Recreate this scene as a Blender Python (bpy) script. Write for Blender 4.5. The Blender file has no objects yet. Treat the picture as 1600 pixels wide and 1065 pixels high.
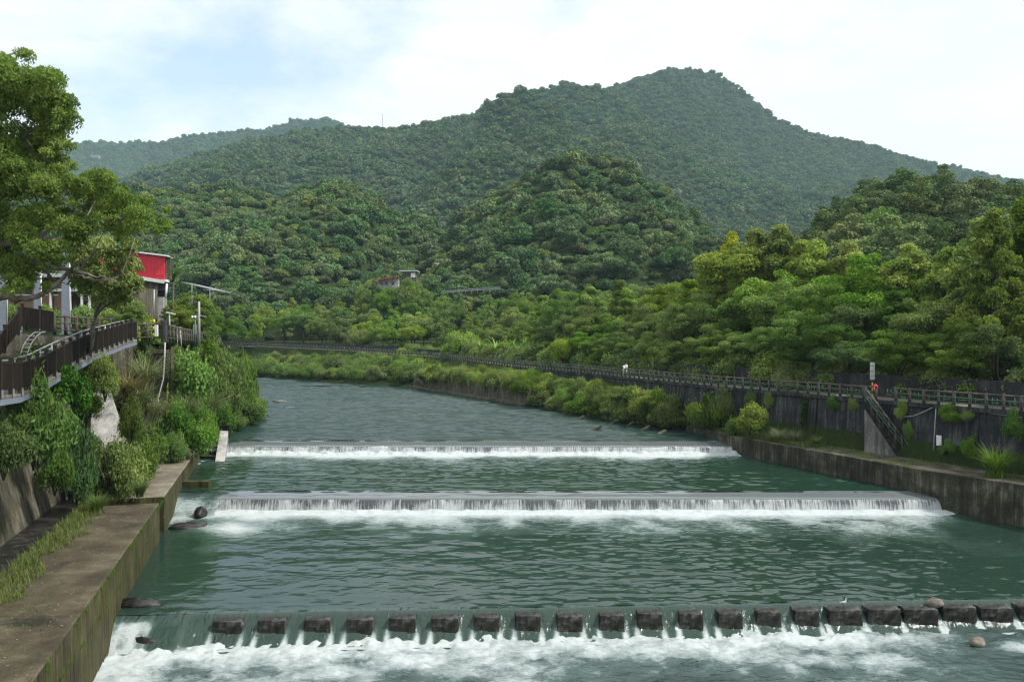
import bpy, math, random
import numpy as np
from mathutils import Vector, Matrix

C = bpy.context.scene.collection
R = math.radians
F, HOR, CZ = 1250.0, 528.0, 12.0          # focal length in photo pixels, eye level row, eye height above the near pool

# ------------------------------------------------------------------ camera
scene = bpy.context.scene
cam = bpy.data.cameras.new('camera')
cam.sensor_width = 36.0
cam.lens = 36.0 * F / 1600.0
cam.clip_start, cam.clip_end = 0.5, 9000
camo = bpy.data.objects.new('camera', cam)
camo.location = (0, 0, CZ)
camo.rotation_euler = (R(90) - math.atan(4.5 / F), 0, 0)
C.objects.link(camo)
scene.camera = camo

# ------------------------------------------------------------------ world
SUN_EL, SUN_AZ = 52.0, 104.0              # azimuth clockwise from +Y
world = bpy.data.worlds.new('World')
scene.world = world
world.use_nodes = True
nt = world.node_tree
nt.nodes.clear()
def N(nt, t, **k):
    n = nt.nodes.new(t)
    for a, b in k.items():
        if a.startswith('i_'):
            key = a[2:]
            n.inputs[int(key) if key.isdigit() else key.replace('_', ' ')].default_value = b
        else:
            setattr(n, a, b)
    return n
def L(nt, a, b): nt.links.new(a, b)
def mth(nt, op, a, b=None, clamp=False):
    n = nt.nodes.new('ShaderNodeMath'); n.operation = op; n.use_clamp = clamp
    for i, v in enumerate((a, b)):
        if v is None: continue
        if isinstance(v, (int, float)): n.inputs[i].default_value = v
        else: nt.links.new(v, n.inputs[i])
    return n.outputs[0]
def mixc(nt, f, a, b, mode='MIX'):
    n = nt.nodes.new('ShaderNodeMix'); n.data_type = 'RGBA'; n.blend_type = mode
    for i, v in ((0, f), (6, a), (7, b)):
        if isinstance(v, (int, float)): n.inputs[i].default_value = v if i == 0 else (v, v, v, 1)
        elif isinstance(v, (tuple, list)): n.inputs[i].default_value = (*v[:3], 1)
        else: nt.links.new(v, n.inputs[i])
    return n.outputs[2]
def ramp(nt, f, stops, interp='LINEAR'):
    n = nt.nodes.new('ShaderNodeValToRGB'); cr = n.color_ramp; cr.interpolation = interp
    while len(cr.elements) < len(stops): cr.elements.new(0.5)
    for e, (p, c) in zip(cr.elements, stops):
        e.position = p
        e.color = (c, c, c, 1) if isinstance(c, (int, float)) else (*c[:3], 1)
    nt.links.new(f, n.inputs[0])
    return n.outputs[0]
def noise(nt, vec, scale, detail=4, rough=0.55, dist=0.0):
    n = nt.nodes.new('ShaderNodeTexNoise')
    n.inputs['Scale'].default_value = scale; n.inputs['Detail'].default_value = detail
    n.inputs['Roughness'].default_value = rough; n.inputs['Distortion'].default_value = dist
    if vec is not None: nt.links.new(vec, n.inputs['Vector'])
    return n.outputs['Fac']
def mapping(nt, vec, scale=(1, 1, 1), loc=(0, 0, 0), rot=(0, 0, 0)):
    n = nt.nodes.new('ShaderNodeMapping')
    n.inputs['Scale'].default_value = scale; n.inputs['Location'].default_value = loc; n.inputs['Rotation'].default_value = rot
    nt.links.new(vec, n.inputs['Vector'])
    return n.outputs[0]

sky = N(nt, 'ShaderNodeTexSky', sky_type='NISHITA', sun_disc=False, sun_elevation=R(SUN_EL), sun_rotation=R(SUN_AZ), air_density=1.0, dust_density=1.5)
tcw = N(nt, 'ShaderNodeTexCoord')
dirv = tcw.outputs['Generated']
warp = mapping(nt, dirv, (1.0, 1.0, 2.6), rot=(0, R(-14), 0))
n1 = noise(nt, warp, 2.3, 7, 0.6, 0.5)
n2 = noise(nt, mapping(nt, dirv, (1, 1, 2.2), (3.1, 0.7, 1.9)), 5.5, 6, 0.6, 0.2)
# thin high cloud: nearly closed, with one clear gap towards the upper left
vm = N(nt, 'ShaderNodeVectorMath', operation='DOT_PRODUCT'); L(nt, dirv, vm.inputs[0])
g = Vector((-0.36, 1.0, 0.43)).normalized(); vm.inputs[1].default_value = g
gap = ramp(nt, vm.outputs['Value'], [(0.955, 0.0), (0.998, 1.0)])
cov = mth(nt, 'ADD', mth(nt, 'MULTIPLY', n1, 1.1), mth(nt, 'MULTIPLY', n2, 0.35))
cov = mth(nt, 'SUBTRACT', cov, mth(nt, 'MULTIPLY', gap, 0.20))
mask = ramp(nt, cov, [(0.40, 0.42), (0.68, 1.0)])
body = ramp(nt, n2, [(0.3, (8.3, 8.75, 9.2)), (0.7, (9.5, 9.75, 9.95))])
skyc = mixc(nt, mask, mixc(nt, 1.0, sky.outputs[0], (1.75, 2.05, 1.95), 'MULTIPLY'), body)
bg = N(nt, 'ShaderNodeBackground'); bg.inputs['Strength'].default_value = 0.091
L(nt, skyc, bg.inputs['Color'])
wo = N(nt, 'ShaderNodeOutputWorld'); L(nt, bg.outputs[0], wo.inputs['Surface'])

# ------------------------------------------------------------------ sun
sl = bpy.data.lights.new('sun', 'SUN'); sl.energy = 3.6; sl.angle = R(6); sl.color = (1.0, 0.96, 0.88)
so = bpy.data.objects.new('sun', sl); C.objects.link(so)
sd = Vector((math.sin(R(SUN_AZ)) * math.cos(R(SUN_EL)), math.cos(R(SUN_AZ)) * math.cos(R(SUN_EL)), math.sin(R(SUN_EL))))
so.rotation_euler = (-sd).to_track_quat('-Z', 'Y').to_euler()
so.location = sd * 100

scene.view_settings.view_transform = 'Standard'
scene.view_settings.look = 'None'
scene.view_settings.exposure = 0.42
scene.view_settings.gamma = 1.0
scene.view_settings.use_curve_mapping = False
scene.render.engine = 'CYCLES'
cy = scene.cycles
cy.max_bounces = 6; cy.diffuse_bounces = 3; cy.glossy_bounces = 3; cy.transmission_bounces = 4
cy.transparent_max_bounces = 8; cy.volume_bounces = 1
cy.sample_clamp_indirect = 4.0; cy.sample_clamp_direct = 4.0
cy.use_denoising = True
cy.denoiser = 'OPENIMAGEDENOISE'
cy.denoising_input_passes = 'RGB_ALBEDO_NORMAL'
cy.denoising_prefilter = 'ACCURATE'
cy.filter_width = 1.25
cy.caustics_reflective = False; cy.caustics_refractive = False

# ------------------------------------------------------------------ helpers
def PX(px, d): return (px - 800.0) / F * d
def P(px, py, d): return Vector((PX(px, d), d, CZ - (py - HOR) / F * d))
def interp(x, xs, ys): return float(np.interp(x, xs, ys))

def tag(o, label=None, cat=None, group=None, kind=None):
    if label: o['label'] = label
    if cat: o['category'] = cat
    if group: o['group'] = group
    if kind: o['kind'] = kind
    return o
def thing(name, label, cat, loc=(0, 0, 0), rz=0.0, group=None):
    o = bpy.data.objects.new(name, None); C.objects.link(o)
    o.empty_display_size = 0.3
    o.location = loc; o.rotation_euler = (0, 0, rz)
    return tag(o, label, cat, group)
def link(name, me, parent=None, loc=(0, 0, 0), rz=0.0, scale=None):
    o = bpy.data.objects.new(name, me); C.objects.link(o)
    o.location = loc; o.rotation_euler = (0, 0, rz)
    if scale is not None: o.scale = scale if hasattr(scale, '__len__') else (scale,) * 3
    if parent: o.parent = parent
    return o
ORD = ['first', 'second', 'third', 'fourth', 'fifth', 'sixth', 'seventh', 'eighth', 'ninth', 'tenth', 'eleventh', 'twelfth', 'thirteenth',
       'fourteenth', 'fifteenth', 'sixteenth', 'seventeenth', 'eighteenth', 'nineteenth', 'twentieth']
TENS = ['', '', 'twenty', 'thirty', 'forty', 'fifty', 'sixty', 'seventy', 'eighty', 'ninety']
def nth(i):                                # 0-based
    if i < 20: return ORD[i]
    t, u = divmod(i + 1, 10)
    return (TENS[t][:-1] + 'ieth') if u == 0 else TENS[t] + '-' + ORD[u - 1]

class MB:
    def __init__(s): s.v = []; s.f = []; s.m = []; s.mi = 0
    def quad(s, a, b, c, d):
        i = len(s.v); s.v += [tuple(a), tuple(b), tuple(c), tuple(d)]; s.f.append((i, i+1, i+2, i+3)); s.m.append(s.mi)
    def add(s, vs, fs):
        i = len(s.v); s.v += [tuple(v) for v in vs]
        for f in fs: s.f.append(tuple(k + i for k in f)); s.m.append(s.mi)
    def box(s, c, size, rz=0.0, taper=1.0, M=None):
        hx, hy, hz = size[0]/2, size[1]/2, size[2]/2
        vs = []
        for z, t in ((-hz, 1), (hz, taper)):
            for x, y in ((-hx, -hy), (hx, -hy), (hx, hy), (-hx, hy)): vs.append(Vector((x*t, y*t, z)))
        Rm = Matrix.Rotation(rz, 3, 'Z') if M is None else M
        c = Vector(c)
        s.add([Rm @ v + c for v in vs], [(3,2,1,0), (4,5,6,7), (0,1,5,4), (1,2,6,5), (2,3,7,6), (3,0,4,7)])
    def beam(s, a, b, w, h, up=(0, 0, 1)):
        a, b = Vector(a), Vector(b); t = (b - a)
        if t.length < 1e-6: return
        t = t.normalized(); r = t.cross(Vector(up))
        if r.length < 1e-4: r = Vector((1, 0, 0))
        r.normalize(); u = r.cross(t).normalized()
        vs = []
        for p in (a, b):
            for x, y in ((-1,-1),(1,-1),(1,1),(-1,1)): vs.append(p + r*(x*w/2) + u*(y*h/2))
        s.add(vs, [(3,2,1,0),(4,5,6,7),(0,1,5,4),(1,2,6,5),(2,3,7,6),(3,0,4,7)])
    def tube(s, pts, rad, n=7, cap=True):
        pts = [Vector(p) for p in pts]
        if not hasattr(rad, '__len__'): rad = [rad]*len(pts)
        rings = []; prev = None
        for i, p in enumerate(pts):
            t = (pts[min(i+1, len(pts)-1)] - pts[max(i-1, 0)])
            t = t.normalized() if t.length > 1e-9 else Vector((0,0,1))
            if prev is None:
                ref = Vector((0,0,1)) if abs(t.z) < .9 else Vector((1,0,0))
                r = t.cross(ref).normalized()
            else:
                r = (prev - t*prev.dot(t))
                r = r.normalized() if r.length > 1e-6 else t.orthogonal().normalized()
            prev = r; u = t.cross(r)
            rings.append([p + (r*math.cos(2*math.pi*k/n) + u*math.sin(2*math.pi*k/n))*rad[i] for k in range(n)])
        vs = [v for rg in rings for v in rg]; fs = []
        for i in range(len(pts)-1):
            for k in range(n):
                a = i*n+k; b = i*n+(k+1) % n
                fs.append((a, b, b+n, a+n))
        if cap: fs.append(tuple(range(n-1, -1, -1))); fs.append(tuple((len(pts)-1)*n+k for k in range(n)))
        s.add(vs, fs)
    def sweep(s, path, prof, cap=True):
        """prof: closed list of (r, z) offsets, r to the right of the path, or a function of the index"""
        path = [Vector(p) for p in path]; n = None; rows = []
        for i, p in enumerate(path):
            t = path[min(i+1, len(path)-1)] - path[max(i-1, 0)]; t.z = 0; t.normalize()
            r = Vector((t.y, -t.x, 0)); pr = prof(i) if callable(prof) else prof
            rows.append([p + r*a + Vector((0, 0, b)) for a, b in pr]); n = len(pr)
        vs = [v for q in rows for v in q]; fs = []
        for i in range(len(path)-1):
            for k in range(n):
                a = i*n+k; b = i*n+(k+1) % n
                fs.append((a, a+n, b+n, b))
        if cap: fs.append(tuple(range(n))); fs.append(tuple((len(path)-1)*n+k for k in range(n-1, -1, -1)))
        s.add(vs, fs)
    def mesh(s, name, mats, smooth=False):
        me = bpy.data.meshes.new(name); me.from_pydata(s.v, [], s.f)
        for m in (mats if isinstance(mats, (list, tuple)) else [mats]): me.materials.append(m)
        me.polygons.foreach_set('material_index', s.m)
        if smooth: me.polygons.foreach_set('use_smooth', [True]*len(s.f))
        me.update()
        return me
    def build(s, name, mats, parent=None, smooth=False, bevel=0.0, **k):
        o = link(name, s.mesh(name, mats, smooth), parent, **k)
        if bevel:
            b = o.modifiers.new('bevel', 'BEVEL'); b.width = bevel; b.segments = 2; b.limit_method = 'ANGLE'
        return o

def resample(path, step):
    path = [Vector(p) for p in path]; out = [path[0]]
    for a, b in zip(path, path[1:]):
        n = max(1, int(round((b - a).length / step)))
        out += [a.lerp(b, k / n) for k in range(1, n + 1)]
    return out
def smooth_path(pts, n=6):
    pts = [Vector(p) for p in pts]; q = [pts[0]*2 - pts[1]] + pts + [pts[-1]*2 - pts[-2]]; out = []
    for i in range(1, len(q)-2):
        a, b, c, d = q[i-1:i+3]
        for k in range(n):
            t = k/n
            out.append(0.5*((2*b) + (c-a)*t + (2*a-5*b+4*c-d)*t*t + (3*b-a-3*c+d)*t**3))
    return out + [pts[-1]]
def walk(path, step):
    """points evenly spaced along a polyline, with tangents"""
    path = [Vector(p) for p in path]; out = []; left = 0.0
    for a, b in zip(path, path[1:]):
        l = (b-a).length; t = (b-a)/max(l, 1e-9); s = left
        while s < l: out.append((a + t*s, t)); s += step
        left = s - l
    return out

def hash2(ix, iy, seed):
    h = (ix.astype(np.int64)*374761393 + iy.astype(np.int64)*668265263 + seed*974711) & 0x7fffffff
    h = ((h ^ (h >> 13)) * 1274126177) & 0x7fffffff
    return ((h ^ (h >> 16)) & 0xffff) / 65535.0
def vnoise(x, y, seed=0):
    ix, iy = np.floor(x), np.floor(y); fx, fy = x-ix, y-iy
    fx = fx*fx*(3-2*fx); fy = fy*fy*(3-2*fy)
    a, b, c, d = hash2(ix, iy, seed), hash2(ix+1, iy, seed), hash2(ix, iy+1, seed), hash2(ix+1, iy+1, seed)
    return (a*(1-fx)+b*fx)*(1-fy) + (c*(1-fx)+d*fx)*fy
def fbm(x, y, seed=0, o=4):
    s = 0; a = 0.5; t = 0
    for k in range(o):
        s = s + a*vnoise(x*2**k, y*2**k, seed+k*17); t += a; a *= .5
    return s/t

def grid_mesh(name, X, Y, Z, mats, attrs=None, smooth=True):
    """X,Y,Z arrays (r,c)"""
    r, c = X.shape; me = bpy.data.meshes.new(name)
    co = np.stack([X, Y, Z], -1).reshape(-1, 3).astype(np.float32)
    i = np.arange(r*c).reshape(r, c)
    q = np.stack([i[:-1,:-1], i[:-1,1:], i[1:,1:], i[1:,:-1]], -1).reshape(-1, 4)
    me.vertices.add(len(co)); me.vertices.foreach_set('co', co.ravel())
    me.loops.add(q.size); me.loops.foreach_set('vertex_index', q.ravel().astype(np.int32))
    me.polygons.add(len(q)); me.polygons.foreach_set('loop_start', np.arange(0, q.size, 4, dtype=np.int32))
    me.polygons.foreach_set('loop_total', np.full(len(q), 4, dtype=np.int32))
    if smooth: me.polygons.foreach_set('use_smooth', np.ones(len(q), dtype=bool))
    for m in (mats if isinstance(mats, (list, tuple)) else [mats]): me.materials.append(m)
    for k, v in (attrs or {}).items():
        at = me.attributes.new(k, 'FLOAT', 'POINT'); at.data.foreach_set('value', v.ravel().astype(np.float32))
    me.update(calc_edges=True)
    return me

# ------------------------------------------------------------------ materials
def newmat(name):
    m = bpy.data.materials.new(name); m.use_nodes = True; m.node_tree.nodes.clear()
    nt = m.node_tree; o = nt.nodes.new('ShaderNodeOutputMaterial')
    return m, nt, o
def principled(nt, color, rough=0.7, spec=0.4, metal=0.0, normal=None):
    p = nt.nodes.new('ShaderNodeBsdfPrincipled')
    for key, v in (('Base Color', color), ('Roughness', rough)):
        if isinstance(v, (tuple, list)): p.inputs[key].default_value = (*v[:3], 1)
        elif isinstance(v, (int, float)): p.inputs[key].default_value = v
        else: nt.links.new(v, p.inputs[key])
    p.inputs['Specular IOR Level'].default_value = spec; p.inputs['Metallic'].default_value = metal
    if normal is not None: nt.links.new(normal, p.inputs['Normal'])
    return p
def bump(nt, h, strength=0.4, dist=0.05, normal=None):
    b = nt.nodes.new('ShaderNodeBump'); b.inputs['Strength'].default_value = strength; b.inputs['Distance'].default_value = dist
    nt.links.new(h, b.inputs['Height'])
    if normal is not None: nt.links.new(normal, b.inputs['Normal'])
    return b.outputs[0]
def objco(nt): return nt.nodes.new('ShaderNodeTexCoord').outputs['Object']

def mat_simple(name, col, rough=0.6, metal=0.0, var=0.25, scale=6.0, spec=0.4):
    m, nt, o = newmat(name); co = objco(nt)
    n = noise(nt, co, scale, 5, 0.6)
    c = mixc(nt, ramp(nt, n, [(0.3, 0.0), (0.7, 1.0)]), tuple(x*(1-var) for x in col), tuple(min(1, x*(1+var)) for x in col))
    p = principled(nt, c, rough, spec, metal, bump(nt, n, 0.15, 0.01))
    L(nt, p.outputs[0], o.inputs[0]); return m

def mat_concrete(name, dark, mid, light, streak=0.6, moss=None, moss_amt=0.5, seam=0.0, scale=1.0, rough=0.85, joint=0.0, stains=()):
    """weathered concrete: blotches, vertical run-off streaks, optional moss and formwork seams"""
    m, nt, o = newmat(name); co = objco(nt)
    blot = noise(nt, co, 0.45*scale, 8, 0.65, 0.3)
    st = noise(nt, mapping(nt, co, (1.6*scale, 1.6*scale, 0.10*scale)), 1.5, 6, 0.65, 0.15)
    fine = noise(nt, co, 9*scale, 6, 0.7)
    f = mth(nt, 'ADD', mth(nt, 'MULTIPLY', blot, 1-streak*0.6), mth(nt, 'MULTIPLY', st, streak*0.6))
    f = mth(nt, 'ADD', f, mth(nt, 'MULTIPLY', mth(nt, 'SUBTRACT', fine, 0.5), 0.35))
    c = ramp(nt, f, [(0.36, dark), (0.51, mid), (0.66, light)])
    if moss:
        ms = noise(nt, mapping(nt, co, (1.1*scale, 1.1*scale, 0.16*scale), (7, 3, 1)), 1.7, 7, 0.7, 0.2)
        mf = ramp(nt, ms, [(0.50 - moss_amt*0.1, 0.0), (0.62, 1.0)])
        mf = mth(nt, 'MULTIPLY', mf, ramp(nt, fine, [(0.35, 0.35), (0.6, 1.0)]))
        c = mixc(nt, mth(nt, 'MULTIPLY', mf, min(1.0, moss_amt*1.4)), c, moss)
    h = mth(nt, 'ADD', mth(nt, 'MULTIPLY', fine, 0.5), mth(nt, 'MULTIPLY', blot, 0.5))
    if joint:
        sx = N(nt, 'ShaderNodeSeparateXYZ'); L(nt, co, sx.inputs[0])
        yj = mth(nt, 'ADD', mth(nt, 'DIVIDE', sx.outputs[1], joint), mth(nt, 'MULTIPLY', fine, 0.012))
        c = mixc(nt, mth(nt, 'MULTIPLY', ramp(nt, mth(nt, 'FRACT', yj), [(0.0, 1.0), (0.012, 0.0)]), 0.7), c, tuple(x*0.4 for x in dark))
        vo = N(nt, 'ShaderNodeTexVoronoi', feature='DISTANCE_TO_EDGE'); vo.inputs['Scale'].default_value = 0.33
        wv = nt.nodes.new('ShaderNodeVectorMath'); wv.operation = 'ADD'; tn = N(nt, 'ShaderNodeTexNoise'); tn.inputs['Scale'].default_value = 1.5; tn.inputs['Detail'].default_value = 5
        L(nt, co, tn.inputs['Vector']); L(nt, co, wv.inputs[0]); L(nt, tn.outputs['Color'], wv.inputs[1]); L(nt, wv.outputs[0], vo.inputs['Vector'])
        c = mixc(nt, mth(nt, 'MULTIPLY', ramp(nt, vo.outputs['Distance'], [(0.0, 1.0), (0.012, 0.0)]), 0.5), c, tuple(x*0.4 for x in dark))
        sp = noise(nt, co, 26, 3, 0.8); c = mixc(nt, ramp(nt, sp, [(0.66, 0.0), (0.74, 0.6)]), c, light)
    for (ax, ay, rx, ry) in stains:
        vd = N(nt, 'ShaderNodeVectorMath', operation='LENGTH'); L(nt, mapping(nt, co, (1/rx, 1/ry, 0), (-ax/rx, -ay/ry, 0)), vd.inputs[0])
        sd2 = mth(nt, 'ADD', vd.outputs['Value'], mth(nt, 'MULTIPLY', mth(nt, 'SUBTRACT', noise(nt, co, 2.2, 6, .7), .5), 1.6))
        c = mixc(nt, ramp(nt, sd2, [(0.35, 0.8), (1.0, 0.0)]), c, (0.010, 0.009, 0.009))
    if seam:
        sx = N(nt, 'ShaderNodeSeparateXYZ'); L(nt, co, sx.inputs[0])
        z = mth(nt, 'FRACT', mth(nt, 'DIVIDE', sx.outputs[2], seam))
        s2 = ramp(nt, z, [(0.0, 0.0), (0.02, 1.0), (0.98, 1.0), (1.0, 0.0)])
        c = mixc(nt, mth(nt, 'MULTIPLY', mth(nt, 'SUBTRACT', 1.0, s2), 0.55), c, tuple(x*0.5 for x in dark))
    p = principled(nt, c, rough, 0.3, 0, bump(nt, h, 0.45, 0.05))
    L(nt, p.outputs[0], o.inputs[0]); return m

def mat_foliage(name, dark, mid, light, transl=0.30, hue=0.03, rough=0.6, spec=0.10, rw=0.30):
    m, nt, o = newmat(name)
    at = N(nt, 'ShaderNodeAttribute', attribute_name='tone'); oi = N(nt, 'ShaderNodeObjectInfo'); ge = N(nt, 'ShaderNodeNewGeometry')
    big = mth(nt, 'ADD', mth(nt, 'MULTIPLY', noise(nt, ge.outputs['Position'], 0.035, 3, 0.6), 0.6), mth(nt, 'MULTIPLY', noise(nt, ge.outputs['Position'], 0.006, 3, 0.6), 0.4))
    f = mth(nt, 'ADD', mth(nt, 'MULTIPLY', at.outputs['Fac'], 0.62), mth(nt, 'MULTIPLY', oi.outputs['Random'], rw))
    f = mth(nt, 'ADD', f, mth(nt, 'MULTIPLY', mth(nt, 'SUBTRACT', big, 0.45), 0.75))
    c = ramp(nt, f, [(0.08, dark), (0.45, mid), (0.88, light)])
    c = mixc(nt, 1.0, c, oi.outputs['Color'], 'MULTIPLY')
    hs = N(nt, 'ShaderNodeHueSaturation'); L(nt, c, hs.inputs['Color'])
    r2 = mth(nt, 'FRACT', mth(nt, 'MULTIPLY', oi.outputs['Random'], 7.31))
    L(nt, mth(nt, 'ADD', 0.5 - hue/2, mth(nt, 'MULTIPLY', r2, hue)), hs.inputs['Hue'])
    L(nt, mth(nt, 'ADD', 0.80, mth(nt, 'MULTIPLY', mth(nt, 'FRACT', mth(nt, 'MULTIPLY', oi.outputs['Random'], 3.7)), 0.28)), hs.inputs['Saturation'])
    c = hs.outputs[0]
    p = principled(nt, c, rough, spec)
    t = N(nt, 'ShaderNodeBsdfTranslucent'); L(nt, mixc(nt, 1.0, c, (1.1, 1.25, 0.6), 'MULTIPLY'), t.inputs[0])
    mx = N(nt, 'ShaderNodeMixShader'); mx.inputs[0].default_value = transl
    L(nt, p.outputs[0], mx.inputs[1]); L(nt, t.outputs[0], mx.inputs[2]); L(nt, mx.outputs[0], o.inputs[0])
    return m

def mat_water(name, body=(0.010, 0.040, 0.030), wave=1.0, sx=1.0, sy=1.6, foam_scale=1.0, rough=0.04, foam_col=(0.44, 0.485, 0.485)):
    m, nt, o = newmat(name); ge = N(nt, 'ShaderNodeNewGeometry'); co = ge.outputs['Position']
    a = noise(nt, mapping(nt, co, (0.55*sx, 0.9*sy, 1)), 1.6, 1.2, 0.5, 0.9)
    b = noise(nt, mapping(nt, co, (0.9*sx, 1.4*sy, 1), (4, 9, 0)), 4.6, 4, 0.6, 0.8)
    gust = ramp(nt, noise(nt, mapping(nt, co, (0.05, 0.11, 1)), 1.0, 3, 0.55, 0.6), [(0.35, 0.35), (0.62, 1.0)])
    cf = noise(nt, mapping(nt, co, (1.1*sx, 2.0*sy, 1), (1, 5, 0)), 8.5, 3, 0.6, 0.6)
    h = mth(nt, 'ADD', mth(nt, 'ADD', mth(nt, 'MULTIPLY', a, 0.88), mth(nt, 'MULTIPLY', b, 0.11)), mth(nt, 'MULTIPLY', cf, 0.01))
    h = mth(nt, 'MULTIPLY', h, gust)
    nrm = bump(nt, h, 1.0, 0.085*wave)
    p = principled(nt, body, rough, 0.5, 0, nrm); p.inputs['IOR'].default_value = 1.333
    fa = N(nt, 'ShaderNodeAttribute', attribute_name='foam').outputs['Fac']
    fn = noise(nt, mapping(nt, co, (1.2*foam_scale, 1.9*foam_scale, 1.5)), 1.5, 9, 0.72, 1.2)
    f2 = noise(nt, mapping(nt, co, (3.5*foam_scale, 5.0*foam_scale, 3.5)), 2.4, 5, 0.7, 0.5)
    fn = mth(nt, 'ADD', mth(nt, 'MULTIPLY', fn, 0.72), mth(nt, 'MULTIPLY', f2, 0.28))
    ff = mth(nt, 'SUBTRACT', mth(nt, 'ADD', fa, fn), 1.0)
    ff = ramp(nt, mth(nt, 'ADD', mth(nt, 'MULTIPLY', ff, 1.5), 0.5), [(0.36, 0.0), (0.60, 0.38), (1.0, 1.0)])
    # milky aerated water round the foam
    milk = mth(nt, 'MULTIPLY', ramp(nt, fa, [(0.12, 0.0), (0.6, 1.0)]), 0.5)
    L(nt, mixc(nt, milk, body, (0.13, 0.20, 0.185)), p.inputs['Base Color'])
    fp = principled(nt, foam_col, 0.65, 0.3, 0, bump(nt, fn, 0.7, 0.12))
    mx = N(nt, 'ShaderNodeMixShader'); L(nt, ff, mx.inputs[0]); L(nt, p.outputs[0], mx.inputs[1]); L(nt, fp.outputs[0], mx.inputs[2])
    L(nt, mx.outputs[0], o.inputs[0]); return m

def mat_curtain(name, white=0.5):
    """falling water: white vertical threads over the dark wet face"""
    m, nt, o = newmat(name); ge = N(nt, 'ShaderNodeNewGeometry'); co = ge.outputs['Position']
    st = noise(nt, mapping(nt, co, (5.5, 1.0, 0.35)), 1.6, 6, 0.75, 0.1)
    st2 = noise(nt, mapping(nt, co, (1.1, 1.0, 0.9)), 1.2, 4, 0.6, 0.3)
    s = mth(nt, 'ADD', mth(nt, 'MULTIPLY', st, 0.7), mth(nt, 'MULTIPLY', st2, 0.3))
    fa = N(nt, 'ShaderNodeAttribute', attribute_name='foam').outputs['Fac']
    s = mth(nt, 'ADD', s, mth(nt, 'SUBTRACT', mth(nt, 'MULTIPLY', fa, 0.4), 0.2))
    f = ramp(nt, s, [(0.62 - white*0.3, 0.0), (0.78 - white*0.3, 1.0)])
    p = principled(nt, mixc(nt, f, (0.07, 0.08, 0.08), (0.46, 0.485, 0.49)), mixc(nt, f, 0.15, 0.6), 0.5, 0, bump(nt, st, 0.5, 0.06))
    L(nt, p.outputs[0], o.inputs[0]); return m

M = {}
M['conc_wall'] = mat_concrete('dark_weathered_concrete', (0.008, 0.009, 0.010), (0.032, 0.034, 0.036), (0.12, 0.12, 0.118), 0.95, seam=1.55, scale=1.3)
M['conc_flood'] = mat_concrete('floodwall_concrete', (0.012, 0.013, 0.014), (0.028, 0.029, 0.030), (0.075, 0.073, 0.070), 0.7, seam=0.4)
M['conc_low'] = mat_concrete('river_wall_concrete', (0.010, 0.010, 0.007), (0.046, 0.042, 0.029), (0.19, 0.175, 0.135), 0.7, moss=(0.022, 0.026, 0.008), moss_amt=0.5, scale=1.5)
M['conc_pale'] = mat_concrete('pale_concrete', (0.14, 0.138, 0.13), (0.36, 0.355, 0.335), (0.52, 0.51, 0.48), 0.8)
M['conc_cheek'] = mat_concrete('stair_cheek_concrete', (0.05, 0.05, 0.048), (0.13, 0.128, 0.12), (0.27, 0.265, 0.25), 1.0)
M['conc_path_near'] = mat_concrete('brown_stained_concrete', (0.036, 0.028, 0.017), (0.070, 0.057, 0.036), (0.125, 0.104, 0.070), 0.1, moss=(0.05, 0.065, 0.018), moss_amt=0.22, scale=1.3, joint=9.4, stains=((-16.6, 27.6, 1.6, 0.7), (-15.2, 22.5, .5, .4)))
M['conc_path_far'] = mat_concrete('grey_tan_concrete', (0.09, 0.078, 0.058), (0.17, 0.148, 0.115), (0.25, 0.22, 0.175), 0.1, moss=(0.07, 0.075, 0.03), moss_amt=0.15, scale=1.3, joint=5.6)
M['conc_mossy'] = mat_concrete('mossy_streaked_concrete', (0.010, 0.008, 0.004), (0.044, 0.034, 0.017), (0.115, 0.095, 0.055), 1.0, moss=(0.085, 0.120, 0.010), moss_amt=0.45, scale=1.7)
M['conc_bank'] = mat_concrete('bank_wall_concrete', (0.020, 0.016, 0.010), (0.100, 0.086, 0.066), (0.25, 0.225, 0.19), 0.95, moss=(0.045, 0.065, 0.010), moss_amt=0.45)
M['wet_stone'] = mat_concrete('wet_dark_stone', (0.003, 0.003, 0.003), (0.013, 0.012, 0.011), (0.060, 0.057, 0.052), 0.3, moss=(0.016, 0.022, 0.007), moss_amt=0.25, scale=4.0, rough=0.4)
M['block'] = mat_concrete('wet_block_concrete', (0.004, 0.004, 0.004), (0.024, 0.023, 0.021), (0.12, 0.115, 0.105), 0.25, moss=(0.018, 0.026, 0.008), moss_amt=0.25, scale=5.0, rough=0.45)
M['ledge'] = mat_concrete('ledge_soil', (0.03, 0.026, 0.018), (0.085, 0.072, 0.053), (0.17, 0.15, 0.115), 0.1, moss=(0.05, 0.075, 0.02), moss_amt=0.35, scale=1.6)
M['rock'] = mat_concrete('river_rock', (0.07, 0.062, 0.05), (0.17, 0.15, 0.12), (0.30, 0.27, 0.23), 0.2, scale=3.0)
M['soil'] = mat_concrete('bank_soil', (0.014, 0.018, 0.008), (0.028, 0.034, 0.014), (0.05, 0.05, 0.025), 0.1)
M['bark'] = mat_concrete('bark', (0.02, 0.017, 0.012), (0.055, 0.047, 0.036), (0.12, 0.105, 0.085), 0.8, scale=4)
M['bark_pale'] = mat_concrete('pale_bark', (0.05, 0.042, 0.032), (0.13, 0.115, 0.09), (0.26, 0.235, 0.20), 0.5, scale=4)
M['log'] = mat_concrete('imitation_log', (0.035, 0.031, 0.026), (0.085, 0.076, 0.066), (0.19, 0.175, 0.155), 0.3, scale=3)
M['log_brown'] = mat_concrete('brown_log', (0.03, 0.025, 0.02), (0.075, 0.062, 0.05), (0.17, 0.15, 0.125), 0.3, scale=3)
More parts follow.
